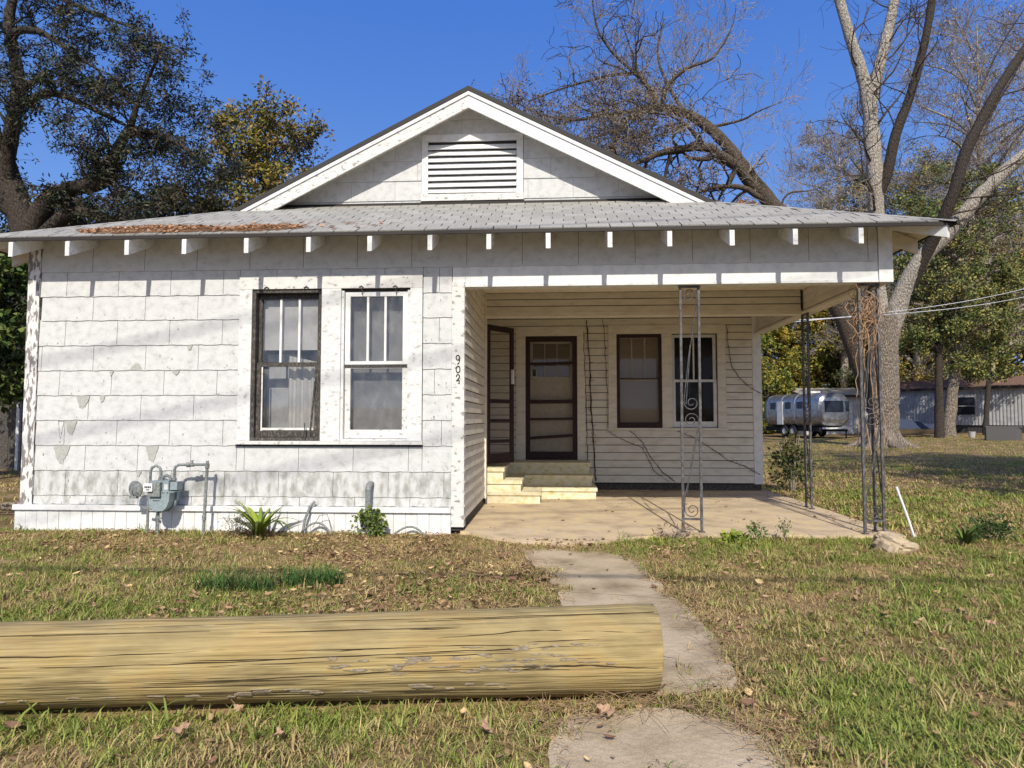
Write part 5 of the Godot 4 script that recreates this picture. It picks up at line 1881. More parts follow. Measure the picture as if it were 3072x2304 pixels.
func sprout(s: MB, p: Vector3, d: Vector3, l: float, r: float, depth: int, o: Dictionary) -> void:
	# a twig that wanders and forks
	var n: int = 5 if depth > 1 else (4 if depth == 1 else 3)
	var pts := PackedVector3Array([p])
	var rr := PackedFloat32Array([r])
	var q := p
	var dir := d
	for i in n:
		dir = (dir + rdir() * float(o.wander) + Vector3.UP * float(o.up)).normalized()
		q += dir * l / n
		pts.append(q)
		rr.append(maxf(r * (1.0 - 0.75 * (i + 1.0) / n), float(o.thin)))
	s.tube(pts, rr, 5 if r > 0.05 else (4 if r > 0.015 else 3))
	if depth == 0:
		tips.append(pts[n])
		tips.append(pts[n - 1])
		return
	var kids: int = o.kids
	for k in kids:
		var f := rf(0.25, 1.0)
		var i := mini(int(f * n), n - 1)
		var at := pts[i].lerp(pts[i + 1], f * n - i)
		var t := (pts[i + 1] - pts[i]).normalized()
		var side := t.cross(rdir()).normalized()
		sprout(s, at, (t * float(o.ahead) + side * rf(0.7, 1.2)).normalized(), l * rf(0.45, 0.75), maxf(r * 0.5, float(o.thin)), depth - 1, o)
	if depth > 0:
		tips.append(pts[n])

func clothe(s: MB, line: Array, every: int, start: float, l: float, depth: int, o: Dictionary, ratio := 0.4) -> void:
	# branches all along a limb
	for i in range(int(line.size() * start), line.size()):
		if i % every:
			continue
		var a: Vector4 = line[i]
		var b: Vector4 = line[mini(i + 1, line.size() - 1)]
		var c: Vector4 = line[maxi(i - 1, 0)]
		var t := (Vector3(b.x, b.y, b.z) - Vector3(c.x, c.y, c.z)).normalized()
		var side := t.cross(rdir()).normalized()
		var f := i / float(line.size())
		sprout(s, Vector3(a.x, a.y, a.z), (t * 0.55 + side).normalized(), l * rf(0.6, 1.2) * (1.15 - 0.4 * f), maxf(a.w * ratio, 0.012), depth, o)

func crown(parent: Node, called: String, m: Mesh, mat_: Material, per: int, jitter: float, cols: Array, keep := 1.0, smin := 0.7, smax := 1.25) -> void:
	var where := []
	var tint := []
	for p in tips:
		if rng.randf() > keep:
			continue
		for k in per:
			where.append(Transform3D(Basis(rdir(), rf(0, TAU)).scaled(Vector3.ONE * rf(smin, smax)), p + rdir() * rf(0, jitter)))
			var c: Color = cols[rng.randi() % cols.size()]
			tint.append(c * rf(0.7, 1.3))
	spread(called, m, mat_, where, tint, parent)

func at_base(o: Node3D, parts: Array) -> void:
	# limbs are laid out in the place's own axes; shift them under the thing's base
	for p in parts:
		(p as Node3D).position -= o.position

func oak() -> void:
	rng.seed = 1201
	tips = []
	var o := thing("oak_tree", "big dark-leaved oak overhanging the roof at the upper left", "tree", Vector3(-13.0, 0.1, -8.9))
	var T := MB.new()
	var L := MB.new()
	var tw := MB.new()
	var tr := limb(T, [V4(-13.0, -0.2, -8.9, 0.62), V4(-13.02, 1.5, -8.9, 0.5), V4(-13.09, 3.31, -8.84, 0.44), V4(-13.27, 5.71, -8.76, 0.363448), V4(-13.55, 6.65, -8.69, 0.31), V4(-13.84, 7.59, -8.62, 0.28), V4(-14.31, 8.87, -8.53, 0.25), V4(-14.6, 11.0, -8.6, 0.16), V4(-14.5, 13.5, -8.8, 0.07)], 14)
	var sets := [
		[V4(-13.26, 5.75, -8.74, 0.27), V4(-12.64, 6.6, -8.54, 0.22), V4(-11.85, 6.83, -8.28, 0.19), V4(-10.66, 6.88, -7.85, 0.165), V4(-10.31, 7.35, -7.65, 0.13), V4(-9.91, 7.76, -7.45, 0.105), V4(-9.69, 7.98, -7.35, 0.085)],
		[V4(-9.91, 7.76, -7.45, 0.085), V4(-9.09, 7.74, -7.2, 0.062), V4(-8.19, 7.25, -6.98, 0.04), V4(-7.78, 6.94, -7.02, 0.022)],
		[V4(-9.69, 7.98, -7.35, 0.075), V4(-9.46, 8.52, -7.24, 0.052), V4(-9.02, 9.11, -7.03, 0.034), V4(-8.7, 9.42, -6.84, 0.02)],
		[V4(-13.1, 5.5, -8.77, 0.23), V4(-12.22, 6.15, -8.49, 0.17), V4(-11.44, 6.25, -8.24, 0.14), V4(-10.72, 6.0, -7.89, 0.1), V4(-9.53, 5.74, -7.48, 0.055), V4(-8.4, 5.7, -7.05, 0.026)],
		[V4(-13.84, 7.59, -8.62, 0.2), V4(-13.88, 9.94, -9.0, 0.15), V4(-14.12, 11.39, -8.91, 0.125), V4(-13.87, 12.84, -8.85, 0.1), V4(-13.6, 14.2, -8.8, 0.05)],
		[V4(-14.1, 10.9, -8.9, 0.125), V4(-13.5, 11.0, -8.45, 0.1), V4(-12.52, 10.69, -8.04, 0.08), V4(-11.48, 9.97, -7.64, 0.05), V4(-10.55, 9.32, -7.33, 0.027)],
		[V4(-13.9, 12.6, -8.8, 0.11), V4(-13.2, 12.27, -8.41, 0.09), V4(-11.88, 11.43, -7.94, 0.068), V4(-10.6, 10.74, -7.65, 0.039), V4(-9.94, 10.52, -7.71, 0.022)],
		[V4(-13.7, 7.0, -8.65, 0.16), V4(-13.2, 8.2, -8.0, 0.12), V4(-12.4, 8.9, -7.4, 0.08), V4(-11.4, 9.0, -6.9, 0.04)],
		[V4(-13.8, 9.0, -8.6, 0.12), V4(-12.9, 9.6, -8.9, 0.09), V4(-11.8, 9.2, -9.2, 0.06), V4(-10.8, 8.7, -9.4, 0.03)],
		[V4(-13.4, 6.2, -8.7, 0.15), V4(-14.2, 6.9, -8.0, 0.11), V4(-15.2, 7.4, -7.6, 0.07), V4(-16.2, 7.5, -7.3, 0.03)],
		[V4(-14.2, 8.6, -8.5, 0.14), V4(-15.2, 9.4, -8.0, 0.1), V4(-16.2, 9.8, -7.8, 0.06), V4(-17.0, 9.9, -7.7, 0.03)],
		[V4(-13.2, 5.2, -8.8, 0.15), V4(-12.5, 5.4, -9.6, 0.1), V4(-11.3, 5.5, -10.4, 0.06), V4(-9.9, 5.6, -10.8, 0.03)],
		[V4(-13.9, 12.4, -8.8, 0.09), V4(-13.0, 13.4, -8.3, 0.06), V4(-12.0, 13.9, -8.0, 0.03)]]
	var opt := {"wander": 0.3, "up": -0.03, "thin": 0.004, "kids": 4, "ahead": 0.7}
	var lim := []
	for q in sets:
		var ll := limb(L, q, 9)
		clothe(tw, ll, 1, 0.3, 1.08, 2, opt, 0.3)
	clothe(tw, tr, 2, 0.62, 1.5, 2, opt, 0.2)
	var a := part("trunk", T, M.bark_dark, o)
	var b := part("limbs", L, M.bark_dark, o)
	var c := part("twigs", tw, M.bark_dark, o)
	stuff(c)
	crown(o, "leaves", leaf_spray(9, 0.13, 0.12, 0.038, 0.25), M.leaf, 1, 0.1, [Color(0.045, 0.06, 0.035), Color(0.034, 0.047, 0.029), Color(0.058, 0.072, 0.038), Color(0.10, 0.085, 0.05), Color(0.06, 0.05, 0.038)], 0.82)
	at_base(o, o.get_children())

func leaning_tree() -> void:
	rng.seed = 1301
	tips = []
	var o := thing("leaning_tree", "half-bare tree behind the roof with a thick trunk leaning left over the ridge", "tree", Vector3(13.2, 0, -22.7))
	var T := MB.new()
	var L := MB.new()
	var tw := MB.new()
	var tr := limb(T, [V4(14.75, -0.39, -24.0, 0.42), V4(14.55, 1.31, -23.9, 0.36), V4(13.75, 3.31, -23.5, 0.34), V4(12.75, 5.5, -22.9, 0.34), V4(11.4, 7.7, -22.3, 0.34), V4(10.2, 9.65, -22.02, 0.35), V4(9.42, 10.5, -21.93, 0.34), V4(8.42, 11.8, -21.8, 0.29), V4(7.68, 12.97, -21.9, 0.255), V4(6.85, 14.01, -22.09, 0.23), V4(5.89, 14.76, -22.3, 0.2), V4(4.69, 15.12, -22.4, 0.17)], 14, 0.05)
	var sets := [
		[V4(8.8, 11.1, -21.84, 0.36), V4(7.59, 12.1, -21.23, 0.3), V4(6.3, 12.49, -20.63, 0.25), V4(4.92, 12.31, -20.36, 0.21), V4(3.54, 11.72, -20, 0.15), V4(2.54, 11.06, -19.48, 0.09)],
		[V4(9.2, 10.6, -21.86, 0.2), V4(8.01, 11.06, -21.41, 0.158), V4(6.76, 10.95, -21.04, 0.117), V4(5.91, 10.56, -20.71, 0.077)],
		[V4(4.69, 15.12, -22.4, 0.207), V4(3.8, 15.09, -22.65, 0.178), V4(3.09, 14.34, -22.85, 0.147), V4(2.67, 13.29, -22.88, 0.126), V4(2.24, 11.82, -22.93, 0.095)],
		[V4(4.69, 15.12, -22.4, 0.186), V4(4.21, 16.29, -22.51, 0.146), V4(3.73, 16.86, -22.75, 0.126), V4(2.49, 16.91, -22.98, 0.096), V4(0.59, 16.48, -23.08, 0.064), V4(-1.12, 15.84, -23.01, 0.043)],
		[V4(4.9, 15.12, -22.42, 0.166), V4(5.04, 15.79, -21.99, 0.133), V4(5.78, 16.39, -21.6, 0.1), V4(6.94, 16.79, -21.45, 0.07), V4(7.69, 17.97, -21.23, 0.04), V4(7.89, 18.96, -21.19, 0.02)],
		[V4(4.18, 16.19, -22.32, 0.103), V4(2.64, 17.64, -22.15, 0.083), V4(2.01, 18.55, -21.86, 0.062), V4(1.79, 19.66, -21.59, 0.041)],
		[V4(5.89, 14.76, -22.3, 0.123), V4(5.2, 16.44, -22.87, 0.095), V4(4.86, 18.18, -23.26, 0.075), V4(5.22, 19.8, -23.39, 0.043)],
		[V4(6.85, 14.01, -22.09, 0.102), V4(8.13, 14.09, -21.66, 0.07), V4(8.81, 14.31, -21.29, 0.04), V4(9.72, 14.61, -21.13, 0.02)],
		[V4(9.71, 9.9, -21.98, 0.08), V4(10.05, 10.83, -21.75, 0.06), V4(11.16, 10.96, -21.61, 0.03), V4(11.91, 11.51, -21.53, 0.02)],
		[V4(4.5, 15.0, -22.36, 0.16), V4(3.77, 14.95, -22.36, 0.145), V4(2.25, 14.92, -22.67, 0.105), V4(0.78, 14.8, -22.78, 0.084), V4(-0.91, 15.41, -23.05, 0.053), V4(-1.98, 16.05, -22.95, 0.032)],
		[V4(3.09, 14.34, -22.85, 0.1), V4(1.6, 13.7, -22.2, 0.07), V4(0.2, 13.3, -21.8, 0.04), V4(-1.2, 13.4, -21.6, 0.02)],
		[V4(6.3, 12.49, -20.63, 0.11), V4(5.4, 13.4, -20.2, 0.08), V4(4.2, 13.7, -19.9, 0.05), V4(3.0, 13.4, -19.6, 0.03)],
		[V4(2.67, 13.29, -22.88, 0.08), V4(1.2, 12.6, -22.6, 0.055), V4(-0.3, 12.4, -22.4, 0.03), V4(-1.5, 12.9, -22.0, 0.02)],
		[V4(5.2, 16.44, -22.87, 0.08), V4(6.2, 17.2, -23.0, 0.05), V4(6.9, 18.4, -23.1, 0.03)],
		[V4(3.73, 16.86, -22.75, 0.08), V4(3.6, 18.2, -23.0, 0.05), V4(3.2, 19.4, -23.0, 0.03)]]
	var opt := {"wander": 0.3, "up": 0.1, "thin": 0.008, "kids": 4, "ahead": 0.8}
	for i in sets.size():
		for q in sets[i].size():
			sets[i][q].w *= 0.72
		var ll := limb(L, sets[i], 8, 0.22)
		if i in [0, 1, 2, 3, 5, 9, 10, 11, 12]:
			clothe(L, ll, 3, 0.12, 2.5, 2, {"wander": 0.6, "up": 0.05, "thin": 0.014, "kids": 4, "ahead": 0.5}, 0.62)
		clothe(tw, ll, 2 if i in [0, 1] else 1, 0.1, 1.75 if i > 1 else 1.4, 2, opt, 0.3)
	var op2 := {"wander": 0.3, "up": 0.03, "thin": 0.009, "kids": 2, "ahead": 0.8}
	clothe(tw, tr, 3, 0.5, 1.3, 1, op2, 0.08)
	part("trunk", T, M.bark_mid, o)
	part("limbs", L, M.bark_mid, o)
	stuff(part("twigs", tw, M.twig, o))
	var low := []
	for p in tips:
		if p.y < 17.2 and p.x < 7.5 and rng.randf() < smoothstep(17.5, 13.0, p.y) * smoothstep(7.5, 4.5, p.x):
			low.append(p)
	tips = low
	crown(o, "dead_leaves", leaf_spray(7, 0.24, 0.14, 0.045, 0.6), M.dry, 1, 0.2, [Color(0.17, 0.13, 0.105), Color(0.13, 0.11, 0.095), Color(0.21, 0.165, 0.105), Color(0.14, 0.125, 0.08), Color(0.22, 0.15, 0.10)], 0.8)
	at_base(o, o.get_children())

func forked_tree() -> void:
	rng.seed = 1401
	tips = []
	var o := thing("forked_tree", "tall pale-barked tree forking right of the porch corner post", "tree", Vector3(14.15, 0, -22.75))
	var T := MB.new()
	var L := MB.new()
	var tw := MB.new()
	limb(T, [V4(14.1, -0.5, -22.79, 1.15), V4(14.12, 0.05, -22.78, 0.82), V4(14.2, 0.7, -22.74, 0.62), V4(14.28, 2.31, -22.66, 0.56), V4(14.3, 4.11, -22.56, 0.55), V4(14.28, 5.5, -22.49, 0.6), V4(14.28, 6.0, -22.4, 0.5)], 18, 0.03)
	# root flare
	for k in 6:
		var a := k * 1.05 + 0.35
		limb(T, [V4(14.15 + 0.3 * cos(a), 0.75, -22.75 + 0.3 * sin(a), 0.3), V4(14.15 + 0.75 * cos(a), 0.15, -22.75 + 0.75 * sin(a), 0.26), V4(14.15 + 1.5 * cos(a), -0.12, -22.75 + 1.5 * sin(a), 0.12)], 8)
	var sets := [
		[V4(14.17, 4.6, -22.52, 0.56), V4(13.84, 6.86, -22.19, 0.5), V4(13.71, 8.4, -21.9, 0.455), V4(13.72, 9.75, -21.73, 0.43), V4(13.59, 11.87, -21.51, 0.41), V4(13.47, 13.24, -21.43, 0.41), V4(13.36, 14.61, -21.36, 0.38), V4(13.01, 15.98, -21.26, 0.32), V4(12.57, 17.35, -21.16, 0.28), V4(12.05, 19.3, -21.03, 0.25), V4(11.7, 21.26, -20.9, 0.2)],
		[V4(13.4, 14.2, -21.37, 0.35), V4(13.93, 16.28, -21.5, 0.3), V4(14.43, 17.97, -21.65, 0.27), V4(14.84, 19.68, -21.78, 0.25), V4(15.14, 21.68, -21.69, 0.2)],
		[V4(13.62, 10.2, -21.79, 0.33), V4(14.01, 11.41, -21.36, 0.31), V4(14.3, 13.07, -21.09, 0.29), V4(14.78, 14.52, -20.85, 0.265), V4(15.16, 16.13, -20.58, 0.245), V4(15.43, 17.91, -20.31, 0.22), V4(15.62, 19.8, -20.22, 0.18)],
		[V4(14.39, 4.6, -22.53, 0.56), V4(14.83, 6.61, -21.97, 0.48), V4(15.35, 7.86, -21.43, 0.44), V4(16.21, 8.88, -20.93, 0.40), V4(17.04, 10.04, -20.42, 0.36), V4(17.89, 11.01, -20.02, 0.32), V4(19.2, 12.25, -19.5, 0.26), V4(20.5, 13.8, -19.2, 0.18)],
		[V4(15.03, 6.7, -21.9, 0.38), V4(15.51, 8.34, -21.01, 0.37), V4(15.7, 9.3, -20.37, 0.36), V4(15.96, 10.46, -19.93, 0.36), V4(16.21, 11.66, -19.68, 0.34), V4(16.72, 12.85, -19.45, 0.32), V4(17.5, 14.37, -19.21, 0.29), V4(18.8, 16.3, -19.1, 0.24), V4(20.0, 18.3, -19.0, 0.16)]]
	var opt := {"wander": 0.32, "up": 0.05, "thin": 0.008, "kids": 3, "ahead": 0.8}
	var bits := []
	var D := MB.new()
	for i in sets.size():
		for q in sets[i].size():
			sets[i][q].w *= (0.62 if i == 4 else (0.66 if i == 2 else 0.76))
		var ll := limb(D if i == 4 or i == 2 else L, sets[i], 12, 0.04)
		clothe(tw, ll, 2, 0.25, 2.5, 2, opt, 0.2)
	part("shade_toned_limbs", D, M.bark_dark, o)  # dark bark colour stands for canopy shade on these limbs
	part("trunk", T, M.bark_pale, o)
	part("limbs", L, M.bark_white, o)
	stuff(part("twigs", tw, M.bark_mid, o))
	crown(o, "dead_leaves", leaf_spray(4, 0.12, 0.13, 0.05, 0.5), M.dry, 1, 0.15, [Color(0.10, 0.08, 0.06), Color(0.17, 0.11, 0.07)], 0.05)
	at_base(o, o.get_children())

func plain_tree(called: String, label: String, at: Vector3, h: float, spreadw: float, low: float, r: float, o2: Dictionary, group := "") -> void:
	# a whole tree grown from its own seed: trunk, limbs, twigs and, if it has any, leaves
	rng.seed = int(absf(at.x * 131.0) + absf(at.z * 17.0)) + 7
	tips = []
	var o := thing(called, label, "tree", at, group)
	var T := MB.new()
	var L := MB.new()
	var tw := MB.new()
	var lean: Vector2 = o2.get("lean", Vector2.ZERO)
	var tr := limb(T, [V4(0, -0.4, 0, r * 1.3), V4(0, h * 0.06, 0, r), V4(lean.x * 0.3 + rf(-0.1, 0.1) * r, h * 0.3, lean.y * 0.3, r * 0.8), V4(lean.x * 0.6 + rf(-0.4, 0.4) * r, h * 0.55, lean.y * 0.6, r * 0.58), V4(lean.x * 0.85, h * 0.8, lean.y * 0.85, r * 0.3), V4(lean.x, h * 0.97, lean.y, r * 0.08)], 10)
	var opt := {"wander": 0.32, "up": o2.get("up", 0.06), "thin": o2.get("thin", 0.012), "kids": o2.get("kids", 3), "ahead": 0.75}
	var n: int = o2.get("limbs", 14)
	for k in n:
		var f := lerpf(low, 0.93, (k + rf(0, 0.9)) / n)
		var i := clampi(int(f * (tr.size() - 1)), 0, tr.size() - 2)
		var p4: Vector4 = tr[i]
		var p := Vector3(p4.x, p4.y, p4.z)
		var a := k * 2.4 + rf(-0.4, 0.4)
		var hgt := (f - low) / (1.0 - low)
		var round_: float = sqrt(maxf(0.08, 1.0 - pow(hgt * 2.0 - 0.85, 2.0) * 0.62)) if not o2.has("cone") else (1.08 - hgt)
		var l := spreadw * round_ * rf(0.75, 1.15)
		var d := Vector3(cos(a), o2.get("rise", 0.45) + hgt * 0.5, sin(a)).normalized()
		var q := p + d * l
		q.y -= l * 0.05
		var ll := limb(L, [V4(p.x, p.y, p.z, p4.w * 0.55), V4(p.x + d.x * l * 0.35, p.y + d.y * l * 0.45, p.z + d.z * l * 0.35, p4.w * 0.4 + 0.01), V4(lerpf(p.x, q.x, 0.7), lerpf(p.y, q.y, 0.75) + rf(-0.2, 0.2), lerpf(p.z, q.z, 0.7), p4.w * 0.25 + 0.01), V4(q.x, q.y, q.z, 0.015)], 6)
		clothe(tw, ll, o2.get("every", 2), 0.22, l * o2.get("twig", 0.42), o2.get("depth", 2), opt, 0.35)
	clothe(tw, tr, 2, maxf(low, 0.5), spreadw * 0.35, o2.get("depth", 2), opt, 0.25)
	part("trunk", T, o2.get("bark", M.bark_dark), o)
	part("limbs", L, o2.get("bark", M.bark_dark), o)
	stuff(part("twigs", tw, o2.get("twig_mat", o2.get("bark", M.bark_dark)), o))
	if o2.has("cols"):
		var cols := []
		for c in o2.cols:
			cols.append((c as Color) * o2.get("light", 1.0))
		crown(o, "leaves", o2.leaf, M.leaf, o2.get("per", 1), o2.get("jitter", 0.25), cols, o2.get("keep", 1.0))

func build_trees() -> void:
	oak()
	leaning_tree()
	forked_tree()
	rng.seed = 11
	var mid_leaf := leaf_spray(10, 0.26, 0.17, 0.085)
	var far_leaf := leaf_spray(11, 0.42, 0.26, 0.13)
	var fine_leaf := leaf_spray(12, 0.36, 0.2, 0.075)
	# left of the gable
	plain_tree("tree", "yellow-green leafy tree rising behind the left roof slope", Vector3(-11.5, 0, -18.6), 12.9, 3.1, 0.26, 0.26, {"limbs": 26, "leaf": mid_leaf, "depth": 2, "every": 2, "kids": 3, "keep": 0.7, "up": 0.2, "rise": 1.0, "cols": [Color(0.21, 0.21, 0.04), Color(0.31, 0.25, 0.05), Color(0.14, 0.16, 0.035), Color(0.36, 0.25, 0.08), Color(0.2, 0.15, 0.06)]})
	plain_tree("tree", "smaller dark green tree between the oak and the yellow-green tree", Vector3(-12.9, 0, -16.0), 9.6, 1.9, 0.3, 0.2, {"limbs": 18, "leaf": mid_leaf, "keep": 0.8, "cols": [Color(0.05, 0.065, 0.025), Color(0.08, 0.09, 0.03), Color(0.11, 0.10, 0.04), Color(0.10, 0.075, 0.05)]})
	plain_tree("tree", "low rounded green tree top showing just left of the gable's rake", Vector3(-9.2, 0, -19.6), 11.3, 1.7, 0.4, 0.18, {"limbs": 16, "leaf": mid_leaf, "keep": 0.75, "cols": [Color(0.12, 0.12, 0.04), Color(0.18, 0.15, 0.06), Color(0.09, 0.10, 0.03)]})
	plain_tree("bare_tree", "small bare tree top with pinkish twigs above the left rake", Vector3(-4.6, 0, -30.0), 19.3, 3.3, 0.6, 0.3, {"limbs": 14, "every": 2, "bark": M.twig, "thin": 0.014, "leaf": fine_leaf, "keep": 0.06, "cols": [Color(0.22, 0.14, 0.12)], "up": 0.1})
	plain_tree("evergreen_shrub", "broad-leaved evergreen at the left edge beside the house corner", Vector3(-10.9, 0, -4.4), 4.15, 1.15, 0.45, 0.1, {"limbs": 20, "leaf": leaf_spray(9, 0.16, 0.13, 0.075), "keep": 0.9, "twig": 0.5, "cols": [Color(0.09, 0.14, 0.03), Color(0.14, 0.18, 0.05), Color(0.05, 0.085, 0.025)]})
	plain_tree("tree", "dark leafy tree behind the left shed", Vector3(-16.5, 0, -15.0), 8.0, 3.2, 0.12, 0.25, {"limbs": 26, "leaf": mid_leaf, "cols": [Color(0.06, 0.075, 0.03), Color(0.10, 0.095, 0.04), Color(0.13, 0.10, 0.06)]})
	plain_tree("tree", "brownish thicket tree between the left shed and the house", Vector3(-12.5, 0, -12.5), 6.2, 2.2, 0.1, 0.16, {"limbs": 22, "leaf": mid_leaf, "keep": 0.7, "cols": [Color(0.10, 0.09, 0.04), Color(0.13, 0.10, 0.06), Color(0.06, 0.07, 0.03)]})
	# right-hand background
	var yel := [Color(0.22, 0.20, 0.03), Color(0.30, 0.23, 0.035), Color(0.14, 0.15, 0.03), Color(0.36, 0.24, 0.05), Color(0.10, 0.115, 0.03)]
	var grn := [Color(0.07, 0.10, 0.035), Color(0.10, 0.13, 0.04), Color(0.15, 0.16, 0.05), Color(0.22, 0.19, 0.06)]
	var mix := [Color(0.17, 0.165, 0.055), Color(0.27, 0.22, 0.07), Color(0.34, 0.25, 0.08), Color(0.12, 0.135, 0.05), Color(0.29, 0.2, 0.09)]
	plain_tree("tree", "yellow-gold leafy tree directly behind the silver trailer", Vector3(19.6, 0.3, -50.0), 11.2, 4.6, 0.1, 0.3, {"light": 1.5, "limbs": 30, "leaf": far_leaf, "cols": yel, "kids": 3})
	plain_tree("tree", "mixed green and yellow tree seen between the porch wall and the side post", Vector3(13.4, 0.1, -44.5), 11.6, 4.0, 0.08, 0.3, {"light": 1.5, "limbs": 32, "leaf": far_leaf, "cols": [Color(0.10, 0.125, 0.03), Color(0.17, 0.17, 0.035), Color(0.06, 0.085, 0.025), Color(0.27, 0.22, 0.04)]})
	plain_tree("tree", "green tree with golden lower leaves behind the white flat-roofed shed", Vector3(24.0, 0.4, -50.0), 12.0, 5.0, 0.1, 0.35, {"light": 1.5, "limbs": 32, "leaf": far_leaf, "cols": [Color(0.09, 0.11, 0.03), Color(0.16, 0.15, 0.04), Color(0.25, 0.19, 0.04)]})
	plain_tree("orange_tree", "small orange-leaved tree top showing over the roof's right half", Vector3(16.6, 0.2, -46.0), 18.4, 2.6, 0.55, 0.3, {"light": 1.5, "limbs": 18, "leaf": fine_leaf, "keep": 0.6, "cols": [Color(0.36, 0.2, 0.05), Color(0.28, 0.17, 0.05), Color(0.2, 0.13, 0.06)]})
	plain_tree("evergreen_tree", "dark green tree crown close left and right of the forked tree's trunk", Vector3(24.2, 0.4, -47.5), 19.0, 4.4, 0.22, 0.35, {"light": 1.5, "limbs": 30, "leaf": fine_leaf, "keep": 0.75, "cols": [Color(0.05, 0.075, 0.035), Color(0.075, 0.10, 0.04), Color(0.11, 0.12, 0.05)]})
	plain_tree("tree", "tall olive-brown tree filling the gap behind the forked tree's limbs", Vector3(27.0, 0.5, -44.0), 20.0, 5.2, 0.2, 0.4, {"light": 1.5, "limbs": 34, "leaf": fine_leaf, "keep": 0.5, "cols": mix, "bark": M.twig})
	plain_tree("tree", "green-gold tree over the mobile home's roof", Vector3(33.0, 0.6, -47.0), 15.0, 5.5, 0.15, 0.4, {"light": 1.5, "limbs": 34, "leaf": far_leaf, "keep": 0.85, "cols": mix})
	plain_tree("tree", "yellowish tree at the right edge above the mobile home", Vector3(38.5, 0.6, -43.0), 16.0, 5.5, 0.15, 0.4, {"light": 1.5, "limbs": 34, "leaf": far_leaf, "keep": 0.8, "cols": yel})
	plain_tree("bare_tree", "grey bare tree with a haze of fine twigs at the upper right", Vector3(29.5, 0.5, -40.0), 29.0, 7.0, 0.3, 0.38, {"light": 1.5, "limbs": 40, "every": 1, "bark": M.twig, "thin": 0.013, "kids": 4, "up": 0.12, "leaf": fine_leaf, "keep": 0.035, "cols": [Color(0.26, 0.2, 0.12), Color(0.2, 0.16, 0.1)]})
	plain_tree("bare_tree", "second grey bare tree, nearer the forked tree's upright limb", Vector3(22.5, 0.4, -46.0), 24.0, 5.2, 0.34, 0.34, {"light": 1.5, "limbs": 34, "every": 1, "bark": M.twig, "thin": 0.014, "kids": 4, "up": 0.14, "leaf": fine_leaf, "keep": 0.035, "cols": [Color(0.24, 0.19, 0.12), Color(0.18, 0.15, 0.09)]})
	plain_tree("tree", "thin-leaved brownish tree standing far right behind the dark limb", Vector3(36.0, 0.6, -52.0), 25.0, 6.0, 0.25, 0.4, {"light": 1.5, "limbs": 28, "leaf": fine_leaf, "keep": 0.35, "cols": mix, "bark": M.twig})
	plain_tree("tree", "low golden tree showing between the slim trunks over the mobile home's roof", Vector3(29.5, 0.5, -46.5), 10.5, 4.6, 0.1, 0.3, {"light": 1.5, "limbs": 30, "leaf": far_leaf, "keep": 0.9, "cols": [Color(0.34, 0.26, 0.06), Color(0.26, 0.23, 0.06), Color(0.16, 0.17, 0.05)]})
	# the slim trunks before the mobile home
	plain_tree("slender_tree", "dark slim tree before the mobile home, left of its thicker neighbour", Vector3(21.25, 0.12, -31.2), 13.0, 2.6, 0.42, 0.24, {"light": 1.5, "limbs": 18, "leaf": mid_leaf, "keep": 0.6, "cols": grn, "lean": Vector2(0.1, 0.2)})
	plain_tree("slender_tree", "thicker grey-trunked tree before the mobile home's window end", Vector3(22.4, 0.15, -32.3), 15.0, 3.0, 0.42, 0.33, {"light": 1.5, "limbs": 20, "leaf": mid_leaf, "keep": 0.55, "cols": grn, "lean": Vector2(1.6, 0.3), "bark": M.bark_pale})
	plain_tree("slender_tree", "thin sapling before the ribbed wall of the mobile home", Vector3(25.05, 0.2, -33.4), 10.0, 2.0, 0.4, 0.15, {"light": 1.5, "limbs": 14, "leaf": mid_leaf, "keep": 0.6, "cols": grn, "lean": Vector2(0.7, 0.2)})
	# off to the right: its branches lay their shade over the side lawn
	plain_tree("shade_tree", "wide tree standing off to the right and shading the side lawn", Vector3(13.6, 0, 1.6), 11.5, 5.4, 0.34, 0.4, {"limbs": 28, "every": 1, "bark": M.bark_pale, "thin": 0.014, "leaf": mid_leaf, "per": 1, "keep": 0.9, "cols": grn, "rise": 0.25})

